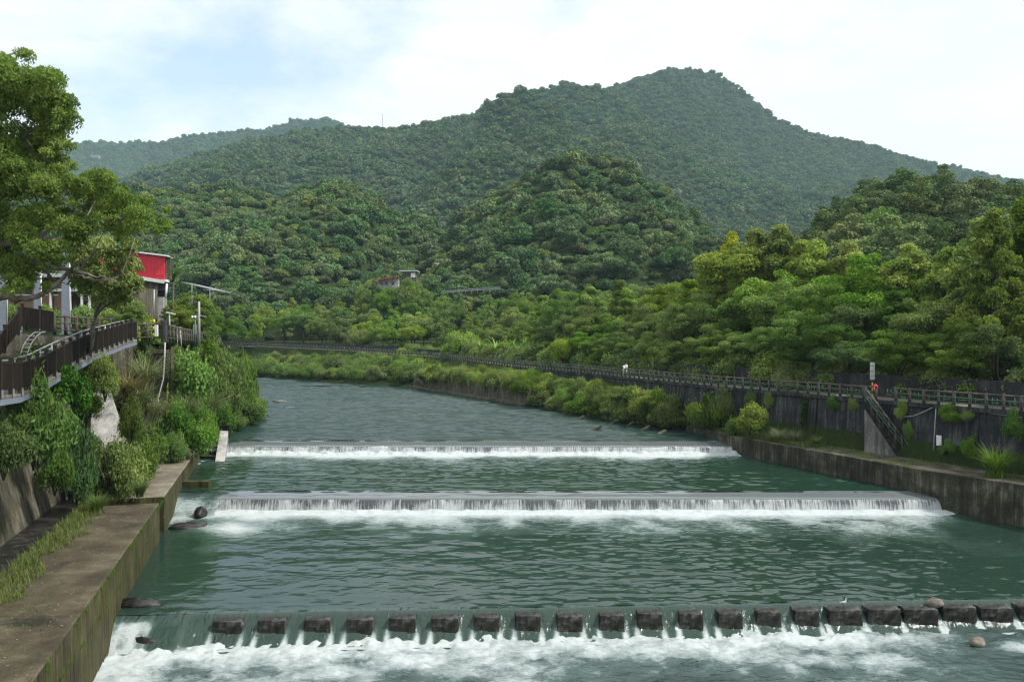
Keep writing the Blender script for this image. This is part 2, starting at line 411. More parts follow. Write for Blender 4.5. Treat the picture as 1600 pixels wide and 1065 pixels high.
M['green_paint'] = mat_simple('green_painted_rail', (0.055, 0.125, 0.075), 0.6)
M['brown_panel'] = mat_concrete('dark_brown_slats', (0.010, 0.007, 0.006), (0.020, 0.014, 0.011), (0.036, 0.026, 0.021), 1.0, scale=4, rough=0.6)
M['brown_post'] = mat_simple('dark_brown_post', (0.022, 0.015, 0.012), 0.5)
M['steel'] = mat_simple('galvanised_steel', (0.36, 0.39, 0.41), 0.42, 0.35, 0.2)
M['blue_steel'] = mat_simple('grey_blue_painted_steel', (0.19, 0.22, 0.27), 0.5, 0.0, 0.12)
M['white'] = mat_simple('white_paint', (0.72, 0.72, 0.70), 0.5, 0, 0.1)
M['red_metal'] = mat_simple('red_sheet_metal', (0.58, 0.022, 0.045), 0.45, 0, 0.10, 2.0)
M['pink'] = mat_simple('pink_cloth', (0.72, 0.10, 0.13), 0.8)
M['yellow'] = mat_simple('yellow_paint', (0.72, 0.42, 0.02), 0.5)
M['black'] = mat_simple('black_paint', (0.015, 0.015, 0.015), 0.5)
M['sign_grey'] = mat_simple('grey_sign_back', (0.34, 0.37, 0.35), 0.5, 0.2)
M['rust_red'] = mat_simple('rusty_red_roof', (0.28, 0.06, 0.05), 0.7)
M['roof_grey'] = mat_simple('grey_sheet_roof', (0.42, 0.43, 0.43), 0.5)
M['rail_grey'] = mat_simple('weathered_guard_rail', (0.20, 0.21, 0.21), 0.6)
M['roof_dull'] = mat_simple('dull_tin_roof', (0.24, 0.25, 0.25), 0.6)
M['brick'] = mat_simple('reddish_brick', (0.26, 0.16, 0.12), 0.85, 0, 0.5, 14)
M['plank'] = mat_simple('brown_board', (0.23, 0.15, 0.09), 0.7)
M['green_sheet'] = mat_simple('green_sheet', (0.05, 0.20, 0.12), 0.6)
M['glass_dark'] = mat_simple('dark_window', (0.02, 0.022, 0.024), 0.15)
M['skin'] = mat_simple('skin', (0.45, 0.27, 0.19), 0.6, 0, 0.06)
M['shirt'] = mat_simple('white_shirt', (0.78, 0.78, 0.80), 0.8, 0, 0.05)
M['hair'] = mat_simple('dark_hair', (0.02, 0.015, 0.013), 0.5)
M['trousers'] = mat_simple('grey_trousers', (0.30, 0.33, 0.40), 0.8, 0, 0.1)
M['pack'] = mat_simple('dark_backpack', (0.03, 0.035, 0.05), 0.7)
M['feather'] = mat_simple('white_feathers', (0.82, 0.82, 0.80), 0.8, 0, 0.04)
M['leg_dark'] = mat_simple('dark_bird_leg', (0.02, 0.02, 0.015), 0.6)
# corrugated red sheet keeps its ribs in real geometry

GREEN = dict(dark=(0.016, 0.036, 0.010), mid=(0.040, 0.078, 0.020), light=(0.088, 0.140, 0.034))
M['leaf'] = mat_foliage('green_leaves', **GREEN)
M['leaf_belt'] = mat_foliage('belt_leaves', (0.040, 0.086, 0.014), (0.130, 0.210, 0.037), (0.305, 0.385, 0.090), hue=0.035)
M['leaf_hill'] = mat_foliage('hill_leaves', (0.030, 0.066, 0.020), (0.090, 0.168, 0.052), (0.220, 0.295, 0.098), transl=0.15, hue=0.06, rw=0.30)
M['leaf_far'] = mat_foliage('mountain_leaves', (0.028, 0.062, 0.022), (0.076, 0.134, 0.046), (0.175, 0.230, 0.085), transl=0.12, hue=0.06, rw=0.30)
M['leaf_shrub'] = mat_foliage('shrub_leaves', (0.036, 0.078, 0.014), (0.112, 0.190, 0.036), (0.250, 0.335, 0.080), hue=0.04)
M['leaf_tree_left'] = mat_foliage('broad_tree_leaves', (0.052, 0.092, 0.016), (0.140, 0.205, 0.034), (0.280, 0.340, 0.070), transl=0.38)
M['leaf_yellow'] = mat_foliage('yellow_green_bloom', (0.06, 0.10, 0.018), (0.16, 0.215, 0.045), (0.36, 0.38, 0.13), transl=0.3)
M['grass'] = mat_foliage('grass_blades', (0.040, 0.072, 0.014), (0.095, 0.150, 0.030), (0.175, 0.230, 0.070), transl=0.3)
M['silver_grass'] = mat_foliage('silver_grass_blades', (0.06, 0.085, 0.035), (0.15, 0.185, 0.08), (0.30, 0.31, 0.19), transl=0.25, hue=0.01)

M['water_a'] = mat_water('near_pool_water', (0.016, 0.038, 0.028), wave=0.55, sx=0.9, sy=0.85)
M['water_b'] = mat_water('middle_pool_water', (0.012, 0.036, 0.023), wave=1.2, sx=0.6, sy=0.75, rough=0.13)
M['water_c'] = mat_water('upper_pool_water', (0.016, 0.038, 0.031), wave=1.0, sx=0.8, sy=0.9, rough=0.30)
M['water_low'] = mat_water('white_water', (0.022, 0.040, 0.038), wave=3.0, sx=1.0, sy=1.3, foam_scale=1.0)
M['film'] = mat_water('crest_film_water', (0.135, 0.152, 0.158), wave=0.6, sx=0.5, sy=0.5, rough=0.10)
M['spill'] = mat_water('spill_water', (0.034, 0.058, 0.048), wave=1.8, sx=2.6, sy=0.3, rough=0.10, foam_scale=1.5)
M['curtain'] = mat_curtain('falling_water', 0.62)
M['curtain_white'] = mat_curtain('falling_white_water', 0.80)

def mat_ground():
    m, nt, o = newmat('ground_cover'); ge = N(nt, 'ShaderNodeNewGeometry'); co = ge.outputs['Position']
    a = noise(nt, co, 0.25, 8, 0.65); b = noise(nt, co, 3.0, 6, 0.7)
    f = mth(nt, 'ADD', mth(nt, 'MULTIPLY', a, 0.5), mth(nt, 'MULTIPLY', b, 0.5))
    c = ramp(nt, f, [(0.3, (0.014, 0.022, 0.008)), (0.5, (0.026, 0.042, 0.012)), (0.72, (0.055, 0.075, 0.022))])
    p = principled(nt, c, 0.9, 0.1, 0, bump(nt, b, 0.8, 0.3)); L(nt, p.outputs[0], o.inputs[0]); return m
M['ground'] = mat_ground()

# ------------------------------------------------------------------ bank lines (world metres, camera at the origin looking along +Y)
RB_Y = [-40, 15, 51, 56.5, 77, 89, 101, 120, 163, 187, 214, 232, 250, 266]
RB_X = [72, 48.4, 32.4, 29.2, 21.0, 19.2, 11.3, 2.9, -18, -45, -68, -115, -200, -330]      # right waterline
RF_Y = [-40, 15, 55.2, 66.5, 78, 86, 104.6, 120.6, 146, 185, 215, 245, 258, 275]
RF_X = [81, 54.5, 35.3, 29.8, 24.6, 20.9, 14.7, 9.6, 0.0, -18, -45, -81, -135, -260]       # fence on the right bank
RF_Z = [6.9]*9 + [7.6, 8.6, 9.6, 10.0, 10.4]                                              # walkway level along it
LB_Y = [-40, 80.6, 97, 115, 140, 170, 200, 225, 245, 262]
LB_X = [4.9, -30.6, -31.0, -37, -50, -72, -110, -190, -300, -450]                          # left waterline
def rb(y): return interp(y, RB_Y, RB_X)
def rf(y): return interp(y, RF_Y, RF_X)
def rfz(y): return interp(y, RF_Y, RF_Z)
def lb(y): return interp(y, LB_Y, LB_X)
def lwall(y): return -13.0 - 0.30*y            # foot of the left bank wall
def ltop(y): return (-15.0 - 0.30*y) if y < 80 else lb(y) - 9.0
def ltz(y): return interp(y, [0, 33, 62, 95, 150, 260], [9.4, 9.5, 11.6, 11.6, 10.4, 10.0])

# ---- ground: one sheet
ys = sorted(set(list(np.arange(-40, 270, 3.0)) + [270, 300, 360, 500, 900, 1800, 3400]))
rows = []
for y in ys:
    if y <= 266:
        zr = rfz(y) - 0.05
        row = [(-3000, 40), (-500, 16), (-160 + min(0, lb(y)+60), ltz(y)+1.0), (ltop(y)-14, ltz(y)+0.4), (ltop(y), ltz(y)-0.06),
               ((lwall(y) - 0.6) if y < 58 else lb(y) - 4.3, 1.7 if y < 82 else 3.2), ((lb(y) - 2.5, 1.4) if y < 80 else (lb(y) - 0.8, 1.9)), ((lb(y) - 1.0, -2.7) if y < 80 else (lb(y)+1.5, -2.6)), (rb(y)-1.5, -2.6),
               (rb(y)+1.0, 1.0 if y < 90 else 2.0), (max(rf(y)-0.6, rb(y)+1.5), 2.5 if y < 84 else interp(y, [84, 100], [2.6, 5.2])), (rf(y)+0.35, zr), (rf(y)+4.5, zr), (rf(y)+30, zr+0.5), (500, 12), (3000, 40)]
    else:
        t = min(1, (y-266)/200)
        row = [(-3000, 40), (-500, 16), (-420, 10), (-400, 10), (-380, 10), (-360, 10), (-355, 10), (-350, 10), (-300, 10), (-250, 10.2), (-200, 10.3), (-150, 10.4), (-100, 10.4), (0, 10.5), (500, 14), (3000, 40)]
    rows.append([(a, y, b) for a, b in row])
A = np.array(rows, dtype=float)
tag(link('ground', grid_mesh('ground', A[:, :, 0], A[:, :, 1], A[:, :, 2], M['ground'], smooth=False)), kind='structure')

# ------------------------------------------------------------------ hills
def prof(pts): return np.array([p[0] for p in pts], float), np.array([p[1] for p in pts], float)
RIDGES = [  # profile in photo pixels, crest distance, foot distance, crown height taken off, exponent of the front slope
    dict(n='far_left', p=prof([(-600, 240), (100, 222), (200, 222), (260, 221), (310, 208), (370, 204), (420, 201), (460, 187), (510, 182), (540, 194), (700, 230), (900, 300), (1050, 545)]), D=2700, D0=1500, h=7, e=0.9),
    dict(n='peak', p=prof([(560, 545), (700, 330), (800, 240), (900, 155), (950, 134), (1000, 119), (1050, 108), (1080, 106), (1120, 112), (1150, 128), (1180, 155), (1210, 180), (1260, 201), (1330, 216), (1400, 236), (1460, 253), (1540, 269), (1590, 281), (1700, 310), (2200, 330)]), D=2050, D0=900, h=8, e=0.85),
    dict(n='main', p=prof([(-600, 330), (60, 320), (130, 300), (200, 274), (300, 240), (400, 213), (500, 198), (560, 194), (620, 198), (680, 186), (740, 171), (800, 143), (850, 133), (880, 127), (920, 131), (945, 136), (975, 152), (1020, 187), (1100, 232), (1180, 282), (1260, 330), (1330, 370), (1500, 440), (1800, 470)]), D=1450, D0=560, h=8, e=0.85),
    dict(n='left_ridge', p=prof([(-600, 250), (60, 280), (180, 290), (240, 286), (300, 290), (340, 285), (390, 279), (425, 300), (470, 286), (520, 272), (560, 282), (600, 312), (650, 340), (700, 365), (760, 400), (900, 460), (1100, 500), (1200, 545)]), D=520, D0=300, h=7, e=0.62),
    dict(n='knoll', p=prof([(480, 545), (560, 505), (620, 455), (660, 400), (680, 372), (720, 332), (770, 302), (820, 262), (860, 242), (900, 222), (940, 230), (990, 252), (1040, 287), (1080, 322), (1110, 352), (1150, 402), (1200, 432), (1300, 470), (1500, 490), (1620, 545)]), D=430, D0=295, h=7, e=0.55),
    dict(n='right_hill', p=prof([(1090, 560), (1180, 480), (1230, 420), (1270, 355), (1300, 318), (1340, 292), (1390, 276), (1430, 262), (1480, 268), (1540, 280), (1600, 285), (1700, 290), (1900, 300), (2200, 330)]), D=235, D0=150, h=7.5, e=0.62),
]
def hill_z(X, Y, which=None):
    X = np.asarray(X, float); Y = np.asarray(Y, float)
    px = 800 + F*X/np.maximum(Y, 1)
    best = np.full(X.shape, -5.0); idx = np.full(X.shape, -1)
    for i, r in enumerate(RIDGES):
        if which is not None and r['n'] not in which: continue
        wob = (fbm(X/260.0+11*i, Y*0+3.3, 5+i, 3)-0.5)*0.16*r['D']
        D = r['D'] + wob; D0 = r['D0']
        top = np.interp(px, *r['p'])
        zr = CZ + (HOR - top)/F*D - r['h']
        t = (Y - D0)/(D - D0)
        zb = 8.0
        up = zb + (zr - zb)*np.clip(t, 0, 1)**r['e']
        amp = (zr - zb)*0.42*np.clip(t*(1-t)*4, 0, 1)
        gl = fbm(X/(0.09*r['D']) + 3*i, Y/(0.13*r['D']), 40+i, 4) - 0.5
        rid = -np.abs(fbm(X/(0.16*r['D'])+7*i, Y/(0.5*r['D']), 60+i, 3)-0.5)*2
        up = up + amp*(gl*0.9 + rid*0.95)
        down = zr - (Y - D)*0.55
        z = np.where(t < 1, up, down)
        z = np.where((t < 0) | (zr < zb+0.5), -5.0, z)
        idx = np.where(z > best, i, idx); best = np.maximum(best, z)
    return best, idx
us = np.linspace(-1.15, 1.15, 520)
Yl = np.concatenate([np.linspace(150, 560, 150), np.geomspace(564, 3350, 230)])
UU, YY = np.meshgrid(us, Yl)
XX = UU*YY
ZZ, _ = hill_z(XX, YY)
# keep hills off the valley floor: below the sheet of ground where there is none
tag(link('hills', grid_mesh('hills', XX, YY, ZZ, M['ground'])), kind='structure')

# ------------------------------------------------------------------ foliage meshes
def leaf_mesh(name, Cn, Nr, Ln, Wd, tone, rng, mat, droop=0.0, extra=None, smooth=False):
    n = len(Cn)
    rnd = rng.normal(size=(n, 3))
    t = np.cross(Nr, rnd); t[:, 2] -= droop
    t /= np.linalg.norm(t, axis=1, keepdims=True) + 1e-9
    b = np.cross(Nr, t); b /= np.linalg.norm(b, axis=1, keepdims=True) + 1e-9
    Ln = np.broadcast_to(np.asarray(Ln, float), (n,))[:, None]; Wd = np.broadcast_to(np.asarray(Wd, float), (n,))[:, None]
    v = np.stack([Cn - t*Ln/2, Cn + b*Wd/2 - t*Ln*0.08, Cn + t*Ln/2, Cn - b*Wd/2 - t*Ln*0.08], 1).reshape(-1, 3)
    return raw_mesh(name, v, 4, tone, [mat], extra)
def raw_mesh(name, v, k, tone, mats, extra=None):
    """v: (n*k,3) faces of k vertices; extra: (MB, material index) appended"""
    n = len(v)//k; nv = len(v); loops = np.arange(nv); starts = np.arange(0, nv, k); tot = np.full(n, k); mi = np.zeros(n, int)
    tone = np.asarray(tone, float)
    if extra is not None:
        mb, mm = extra
        ev = np.array(mb.v, float); v = np.vstack([v, ev]); mats = mats + [mm]
        l2 = []; s2 = []; t2 = []; s = len(loops)
        for f in mb.f: l2 += [a+nv for a in f]; s2.append(s); t2.append(len(f)); s += len(f)
        loops = np.concatenate([loops, l2]); starts = np.concatenate([starts, s2]); tot = np.concatenate([tot, t2])
        mi = np.concatenate([mi, np.ones(len(mb.f), int)]); tone = np.concatenate([tone, np.full(len(mb.f), .5)])
    me = bpy.data.meshes.new(name)
    me.vertices.add(len(v)); me.vertices.foreach_set('co', v.astype(np.float32).ravel())
    me.loops.add(len(loops)); me.loops.foreach_set('vertex_index', loops.astype(np.int32))
    me.polygons.add(len(starts)); me.polygons.foreach_set('loop_start', starts.astype(np.int32)); me.polygons.foreach_set('loop_total', tot.astype(np.int32))
    for m in mats: me.materials.append(m)
    me.polygons.foreach_set('material_index', mi.astype(np.int32))
    a = me.attributes.new('tone', 'FLOAT', 'FACE'); a.data.foreach_set('value', tone.astype(np.float32))
    me.update(calc_edges=True); me.validate()
    return me
def unit(v): return v/(np.linalg.norm(v, axis=-1, keepdims=True)+1e-9)
def lobes_to_leaves(rng, cen, rad, n, sq=0.8, fill=0.25, jitter=0.55, up=0.35):
    """points on the shells of lobes; returns centres, normals, tone"""
    cen = np.asarray(cen, float); rad = np.asarray(rad, float)
    w = rad**2; w = w/w.sum(); k = rng.choice(len(cen), n, p=w)
    d = unit(rng.normal(size=(n, 3))); d[:, 2] = np.where((d[:, 2] < -0.25) & (rng.random(n) < 0.7), -d[:, 2], d[:, 2])
    # bumpy lobes
    rr = rad[k]*(1 + 0.22*np.sin(d[:, 0]*7+k*1.7)*np.sin(d[:, 1]*8+k*2.3)*np.cos(d[:, 2]*6+k))*np.where(rng.random(n) < fill, rng.random(n)**0.5, 0.92+0.16*rng.random(n))
    c = cen[k] + d*rr[:, None]*np.array([1, 1, sq])
    nr = unit(d + rng.normal(size=(n, 3))*jitter + np.array([0, 0, up]))
    lt = rng.random(len(cen))
    tone = 0.55*lt[k] + 0.45*rng.random(n)
    return c, nr, tone
def tree_lobes(rng, shape):
    cen = []; rad = []
    if shape == 'round':
        sub = [(0, 0, rng.uniform(.66, .74), .24)] + [(math.cos(q)*rng.uniform(.14, .26), math.sin(q)*rng.uniform(.14, .26), rng.uniform(.32, .68), rng.uniform(.14, .22)) for q in rng.uniform(0, 6.28, 5)]
        for i in range(80):
            d = unit(rng.normal(size=3)); x_, y_, z_, r_ = sub[i % len(sub)]; q = r_*rng.uniform(.45, 1.05)
            cen.append((x_+d[0]*q, y_+d[1]*q, min(.95, z_+d[2]*q*1.1))); rad.append(rng.uniform(.035, .095))
    elif shape == 'wide':
        for i in range(60):
            a = rng.uniform(0, 6.28); q = math.sqrt(rng.random())*0.42
            cen.append((math.cos(a)*q, math.sin(a)*q, .60 + .28*(1-(q/.46)**2)*rng.uniform(.3, 1.05) - 0.22*rng.random())); rad.append(rng.uniform(.055, .115))
    elif shape == 'tall':
        for i in range(80):
            h = rng.uniform(0.14, 0.98)**0.9; w = .25*math.sin(min(1, (1.02-h)/.80)*math.pi*0.60)
            a = rng.uniform(0, 6.28); q = w*rng.uniform(.25, 1.1)
            cen.append((math.cos(a)*q, math.sin(a)*q, h)); rad.append(rng.uniform(.035, .085)*(1.2 - 0.6*h))
    return cen, rad
def trunk_mb(rng, cen, shape, r0=0.016, nl=9):
    mb = MB(); bx, by = rng.uniform(-.03, .03, 2)
    top = .62 if shape != 'tall' else .9
    mb.tube([(0, 0, -0.03), (bx*.4, by*.4, top*.35), (bx, by, top*.7), (bx*1.3, by*1.3, top)], [r0*1.25, r0*.9, r0*.65, r0*.2], 6)
    for j in rng.choice(len(cen), min(nl, len(cen)), replace=False):
        c = Vector(cen[j]); s = Vector((bx*.5, by*.5, rng.uniform(.18, .45)*top/.62))
        if c.z < s.z: s.z = max(0.12, c.z*0.6)
        m = s.lerp(c, .5) + Vector((0, 0, -.02)); mb.tube([s, m, c], [r0*.5, r0*.35, r0*.14], 5)
    return mb
def tree_pair(seed, shape, n, ll, lw, mat, bark, droop=0.3, fill=0.3):
    rng = np.random.default_rng(seed); cen, rad = tree_lobes(rng, shape)
    c, nr, tone = lobes_to_leaves(rng, cen, rad, n, fill=.5, jitter=.95)
    crown = leaf_mesh('crown', c, nr, ll*rng.uniform(.7, 1.3, n), lw*rng.uniform(.7, 1.3, n), tone, rng, mat, droop)
    return crown, trunk_mb(rng, cen, shape).mesh('trunk', bark, True)
def tree_single(seed, shape, n, ll, lw, mat, bark):
    rng = np.random.default_rng(seed); cen, rad = tree_lobes(rng, shape)
    c, nr, tone = lobes_to_leaves(rng, cen, rad, n, fill=0.35, jitter=.8)
    return leaf_mesh('tree', c, nr, ll*rng.uniform(.7, 1.3, n), lw*rng.uniform(.7, 1.3, n), tone, rng, mat, 0.2, (trunk_mb(rng, cen, shape, nl=3), bark))

BELT = {s: [tree_pair(100+i+{'round': 0, 'wide': 20, 'tall': 40}[s], s, 34000, .018, .011, M['leaf_belt'], M['bark']) for i in range(4)] for s in ('round', 'wide', 'tall')}
MIDT = [tree_single(200+i, ('round', 'wide', 'round', 'tall', 'wide', 'round')[i], 10000, .028, .018, M['leaf_belt'], M['bark']) for i in range(6)]
HILLT = [tree_single(300+i, ('round', 'wide', 'round', 'wide', 'round', 'wide', 'round', 'tall')[i], 6000, .036, .025, M['leaf_hill'], M['bark']) for i in range(8)]
def crown_only(seed, n, ll, lw, mat):
    rng = np.random.default_rng(seed); cen = []; rad = []
    for i in range(20):
        d = unit(rng.normal(size=3)); d[2] = abs(d[2])*0.9-0.1; r = rng.uniform(.4, .85)
        cen.append((d[0]*r*.8, d[1]*r*.8, .35+d[2]*r*.65)); rad.append(rng.uniform(.16, .42))
    c, nr, tone = lobes_to_leaves(rng, cen, rad, n, fill=0.25, jitter=0.6)
    st = np.array([rng.uniform(.8, 1.25), rng.uniform(.8, 1.25), rng.choice([.75, 1.0, 1.45])]); c = c*st
    return leaf_mesh('crown', c, nr, ll*rng.uniform(.7, 1.3, n), lw*rng.uniform(.7, 1.3, n), tone, rng, mat, 0.1)
HILLC = [crown_only(400+i, 2600, .17, .115, M['leaf_hill']) for i in range(8)]
M['leaf_brown'] = mat_foliage('olive_crowns', (0.045, 0.058, 0.024), (0.10, 0.115, 0.052), (0.19, 0.20, 0.10), hue=0.02)
M['leaf_palegreen'] = mat_foliage('pale_green_crowns', (0.06, 0.09, 0.02), (0.15, 0.205, 0.05), (0.27, 0.33, 0.10), hue=0.03)
HILLC += [crown_only(430+i, 2600, .17, .115, M['leaf_hill']) for i in range(5)] + [crown_only(440, 2400, .17, .115, M['leaf_brown']), crown_only(441, 2400, .17, .115, M['leaf_palegreen']), crown_only(442, 2400, .17, .115, M['leaf_palegreen'])]
FARC = [crown_only(500+i, 700, .30, .22, M['leaf_far']) for i in range(8)]

FARC += [crown_only(530+i, 700, .30, .22, M['leaf_far']) for i in range(5)] + [crown_only(541, 700, .30, .22, M['leaf_palegreen'])]
# ---- far forests: one object per hill group, crowns instanced on points
def forest(name, pts, scl, srcs, label, cat='forest', seed=1):
    rng = np.random.default_rng(seed)
    coll = bpy.data.collections.new(name + '_crowns')
    for i, me in enumerate(srcs):
        o = bpy.data.objects.new('crown_%02d' % i, me); coll.objects.link(o)
    me = bpy.data.meshes.new(name); n = len(pts)
    me.vertices.add(n); me.vertices.foreach_set('co', np.asarray(pts, np.float32).ravel())
    for k, ty, v in (('scl', 'FLOAT', scl), ('rotz', 'FLOAT', rng.uniform(0, 6.28, n)), ('pick', 'INT', rng.integers(0, len(srcs), n))):
        a = me.attributes.new(k, ty, 'POINT'); a.data.foreach_set('value', np.asarray(v, np.int32 if ty == 'INT' else np.float32))
    o = link(name, me); tag(o, label, cat, kind='stuff')
    ng = bpy.data.node_groups.new(name + '_scatter', 'GeometryNodeTree')
    ng.interface.new_socket('Geometry', in_out='INPUT', socket_type='NodeSocketGeometry')
    ng.interface.new_socket('Geometry', in_out='OUTPUT', socket_type='NodeSocketGeometry')
    gi = ng.nodes.new('NodeGroupInput'); go = ng.nodes.new('NodeGroupOutput')
    ip = ng.nodes.new('GeometryNodeInstanceOnPoints'); ci = ng.nodes.new('GeometryNodeCollectionInfo')
    ci.inputs['Collection'].default_value = coll; ci.inputs['Separate Children'].default_value = True; ci.inputs['Reset Children'].default_value = True
    def na(nm, dt):
        q = ng.nodes.new('GeometryNodeInputNamedAttribute'); q.data_type = dt; q.inputs['Name'].default_value = nm
        return [s for s in q.outputs if s.enabled and s.name == 'Attribute'][0]
    cx = ng.nodes.new('ShaderNodeCombineXYZ')
    ng.links.new(na('rotz', 'FLOAT'), cx.inputs[2])
    ng.links.new(gi.outputs[0], ip.inputs['Points']); ng.links.new(ci.outputs[0], ip.inputs['Instance'])
    ip.inputs['Pick Instance'].default_value = True
    ng.links.new(na('pick', 'INT'), ip.inputs['Instance Index'])
    ng.links.new(cx.outputs[0], ip.inputs['Rotation']); ng.links.new(na('scl', 'FLOAT'), ip.inputs['Scale'])
    ng.links.new(ip.outputs[0], go.inputs[0])
    md = o.modifiers.new('scatter', 'NODES'); md.node_group = ng
    return o
# running horizon per view column, to leave out what no nearby viewpoint could see
colU = np.linspace(-1.0, 1.0, 401); depthS = np.concatenate([np.arange(150, 700, 6.0), np.geomspace(700, 3200, 160)])
CU, CD = np.meshgrid(colU, depthS, indexing='ij'); CZz, _ = hill_z(CU*CD, CD)
EL = np.maximum.accumulate((CZz + 4.0 - CZ)/CD, axis=1)
def visible(X, Y, z, margin):
    u = X/Y; ci = np.clip(((u+1)/2*400).round().astype(int), 0, 400); di = np.clip(np.searchsorted(depthS, Y)-1, 0, len(depthS)-1)
    return ((z + margin - CZ)/Y > EL[ci, di] - 0.004) & (np.abs(u) < 0.80)
def scatter(y0, y1, step, seed):
    rng = np.random.default_rng(seed); pts = []
    y = y0
    Yg = np.arange(y0, y1, step)
    Y = np.concatenate([np.full(int(2*0.85*yy/step)+1, yy) for yy in Yg]); X = np.concatenate([np.linspace(-0.85*yy, 0.85*yy, int(2*0.85*yy/step)+1) for yy in Yg])
    X = X + rng.uniform(-.5, .5, len(X))*step; Y = Y + rng.uniform(-.5, .5, len(Y))*step
    z, idx = hill_z(X, Y)
    return X, Y, z, idx, rng
X, Y, z, idx, rng = scatter(560, 3000, 7.2, 3)
k = (z > 14) & visible(X, Y, z, 16)
s = np.clip(rng.lognormal(1.66, .34, len(X)), 2.8, 11.0)
pm = k & (idx >= 1); pl = k & (idx == 0)
forest('mountain_forest', np.stack([X, Y, z - 1.8], 1)[pm], s[pm], FARC, 'dense green forest covering the tall mountain and its long ridge', seed=5)
forest('far_ridge_forest', np.stack([X, Y, z - 1.8], 1)[pl], s[pl]*1.2, FARC, 'hazy bluish forest on the farthest ridge at the left', seed=6)
NFAR = int(pm.sum() + pl.sum())
X, Y, z, idx, rng = scatter(294, 600, 4.5, 4)
k = (z > 8.3) & (idx >= 2) & visible(X, Y, z, 10)
s = np.clip(rng.lognormal(1.26, .36, len(X)), 1.8, 7.6)
near = k & ((Y < 352) & (np.abs(X/Y) < 0.66))
order = np.argsort(np.where(near, Y/s, 1e9))[:min(40, int(near.sum()))]
ind = np.zeros(len(X), bool); ind[order] = True
kk = k & ~ind
fk = kk & (idx == 4); fl = kk & (idx != 4)
forest('knoll_forest', np.stack([X, Y, z - 0.6], 1)[fk], s[fk], HILLC, 'dense dark green forest on the steep rounded knoll in the middle', seed=7)
forest('hillside_forest', np.stack([X, Y, z - 0.6], 1)[fl], s[fl], HILLC, 'dense green forest on the lower hillside left of the knoll', seed=8)
rr = random.Random(11)
for i in np.nonzero(ind)[0]:
    kn = idx[i] == 4
    hgt = s[i]*2.3
    o = link('tree', HILLT[rr.randrange(7)], None, (X[i], Y[i], z[i]-1.5), rr.uniform(0, 6.28), (hgt*rr.uniform(.95, 1.25), hgt*rr.uniform(.95, 1.25), hgt))
    tag(o, 'rounded green broadleaf tree at the foot of the steep wooded knoll' if kn else 'rounded green broadleaf tree at the foot of the left wooded hillside', 'tree',
        'trees at the foot of the knoll' if kn else 'trees at the foot of the left hillside')
print('forest counts', NFAR, int(fk.sum()), int(fl.sum()), int(ind.sum()))

# ------------------------------------------------------------------ trees behind the flood wall
tr = random.Random(21)
TOPX = [-200, 330, 420, 520, 600, 700, 780, 860, 930, 1000, 1060, 1120, 1150, 1210, 1270, 1330, 1400, 1460, 1500, 1550, 1600, 1800]
TOPY = [470, 470, 455, 462, 470, 468, 462, 458, 445, 440, 432, 402, 380, 352, 362, 384, 372, 384, 352, 326, 322, 320]
def place_tree(px, d, topy, gz, shapes, w=1.0, color=None, label='', group=None, name='tree'):
    X = PX(px, d); ztop = CZ + (HOR - topy)/F*d; h = max(2.5, ztop - gz)
    sh = tr.choice(shapes); cm, tm = tr.choice(BELT[sh])
    t = thing(name, label, 'tree', (X, d, gz), tr.uniform(0, 6.28), group)
    sc = (h*w*tr.uniform(.9, 1.12), h*w*tr.uniform(.9, 1.12), h)
    t.scale = sc
    c = link('crown', cm, t); link('trunk', tm, t)
    if color: c.color = (*color, 1)
    return t
COL = {'pale yellow-green': (1.38, 1.25, 0.95), 'fresh green': (1.05, 1.12, 0.95), 'mid green': (0.9, 0.95, 0.9), 'dark green': (0.62, 0.72, 0.72), 'olive green': (1.1, 1.0, 0.85)}
belt = []
px = 1760
rows_spec = [(5.5, 0.46, ('round', 'wide', 'round'), 'front row'), (12.0, 0.74, ('round', 'tall', 'round'), 'middle row'), (20.0, 1.05, ('tall', 'tall', 'tall', 'round'), 'back row')]
fpath = [(rf(y), y) for y in np.arange(30, 200, 1.0)]
for off, frac, shapes, rowname in rows_spec:
    s = tr.uniform(0, 3); lasty = 30; y = 42 if off < 10 else 44; n = 0
    items = []
    while y < 190:
        x = rf(y); dx = rf(y+1) - x; tl = math.hypot(dx, 1); nx, ny = 1/tl, -dx/tl       # right normal of the fence line
        o = off + tr.uniform(-1.5, 1.5)
        X, D = x + nx*o, y + ny*o
        pxx = 800 + F*X/D
        if 850 < pxx < 1720: items.append((pxx, D))
        y += (4.2 if off < 10 else 3.7 if off < 18 else 3.4)*tr.uniform(.75, 1.3)*(1 + max(0, y-90)/110)
    items.sort(key=lambda q: -q[0])
    for i, (pxx, D) in enumerate(items):
        gz = 7.1; topy = interp(pxx, TOPX, TOPY)
        base_row = HOR + (CZ-gz)*F/D
        ty = base_row + (topy - base_row)*frac*tr.uniform(.86, 1.01)
        cn = tr.choice(['fresh green', 'mid green', 'mid green', 'dark green', 'olive green'] if off < 18 else ['pale yellow-green', 'fresh green', 'pale yellow-green', 'olive green'])
        place_tree(pxx, D, ty, gz, shapes, 1.30 if off < 10 else 1.12 if off < 18 else 1.1, COL[cn],
                   '%s tree behind the right flood wall, %s from the right in the %s' % (cn, nth(i), rowname), 'trees behind the right flood wall')
        belt.append((pxx, D))
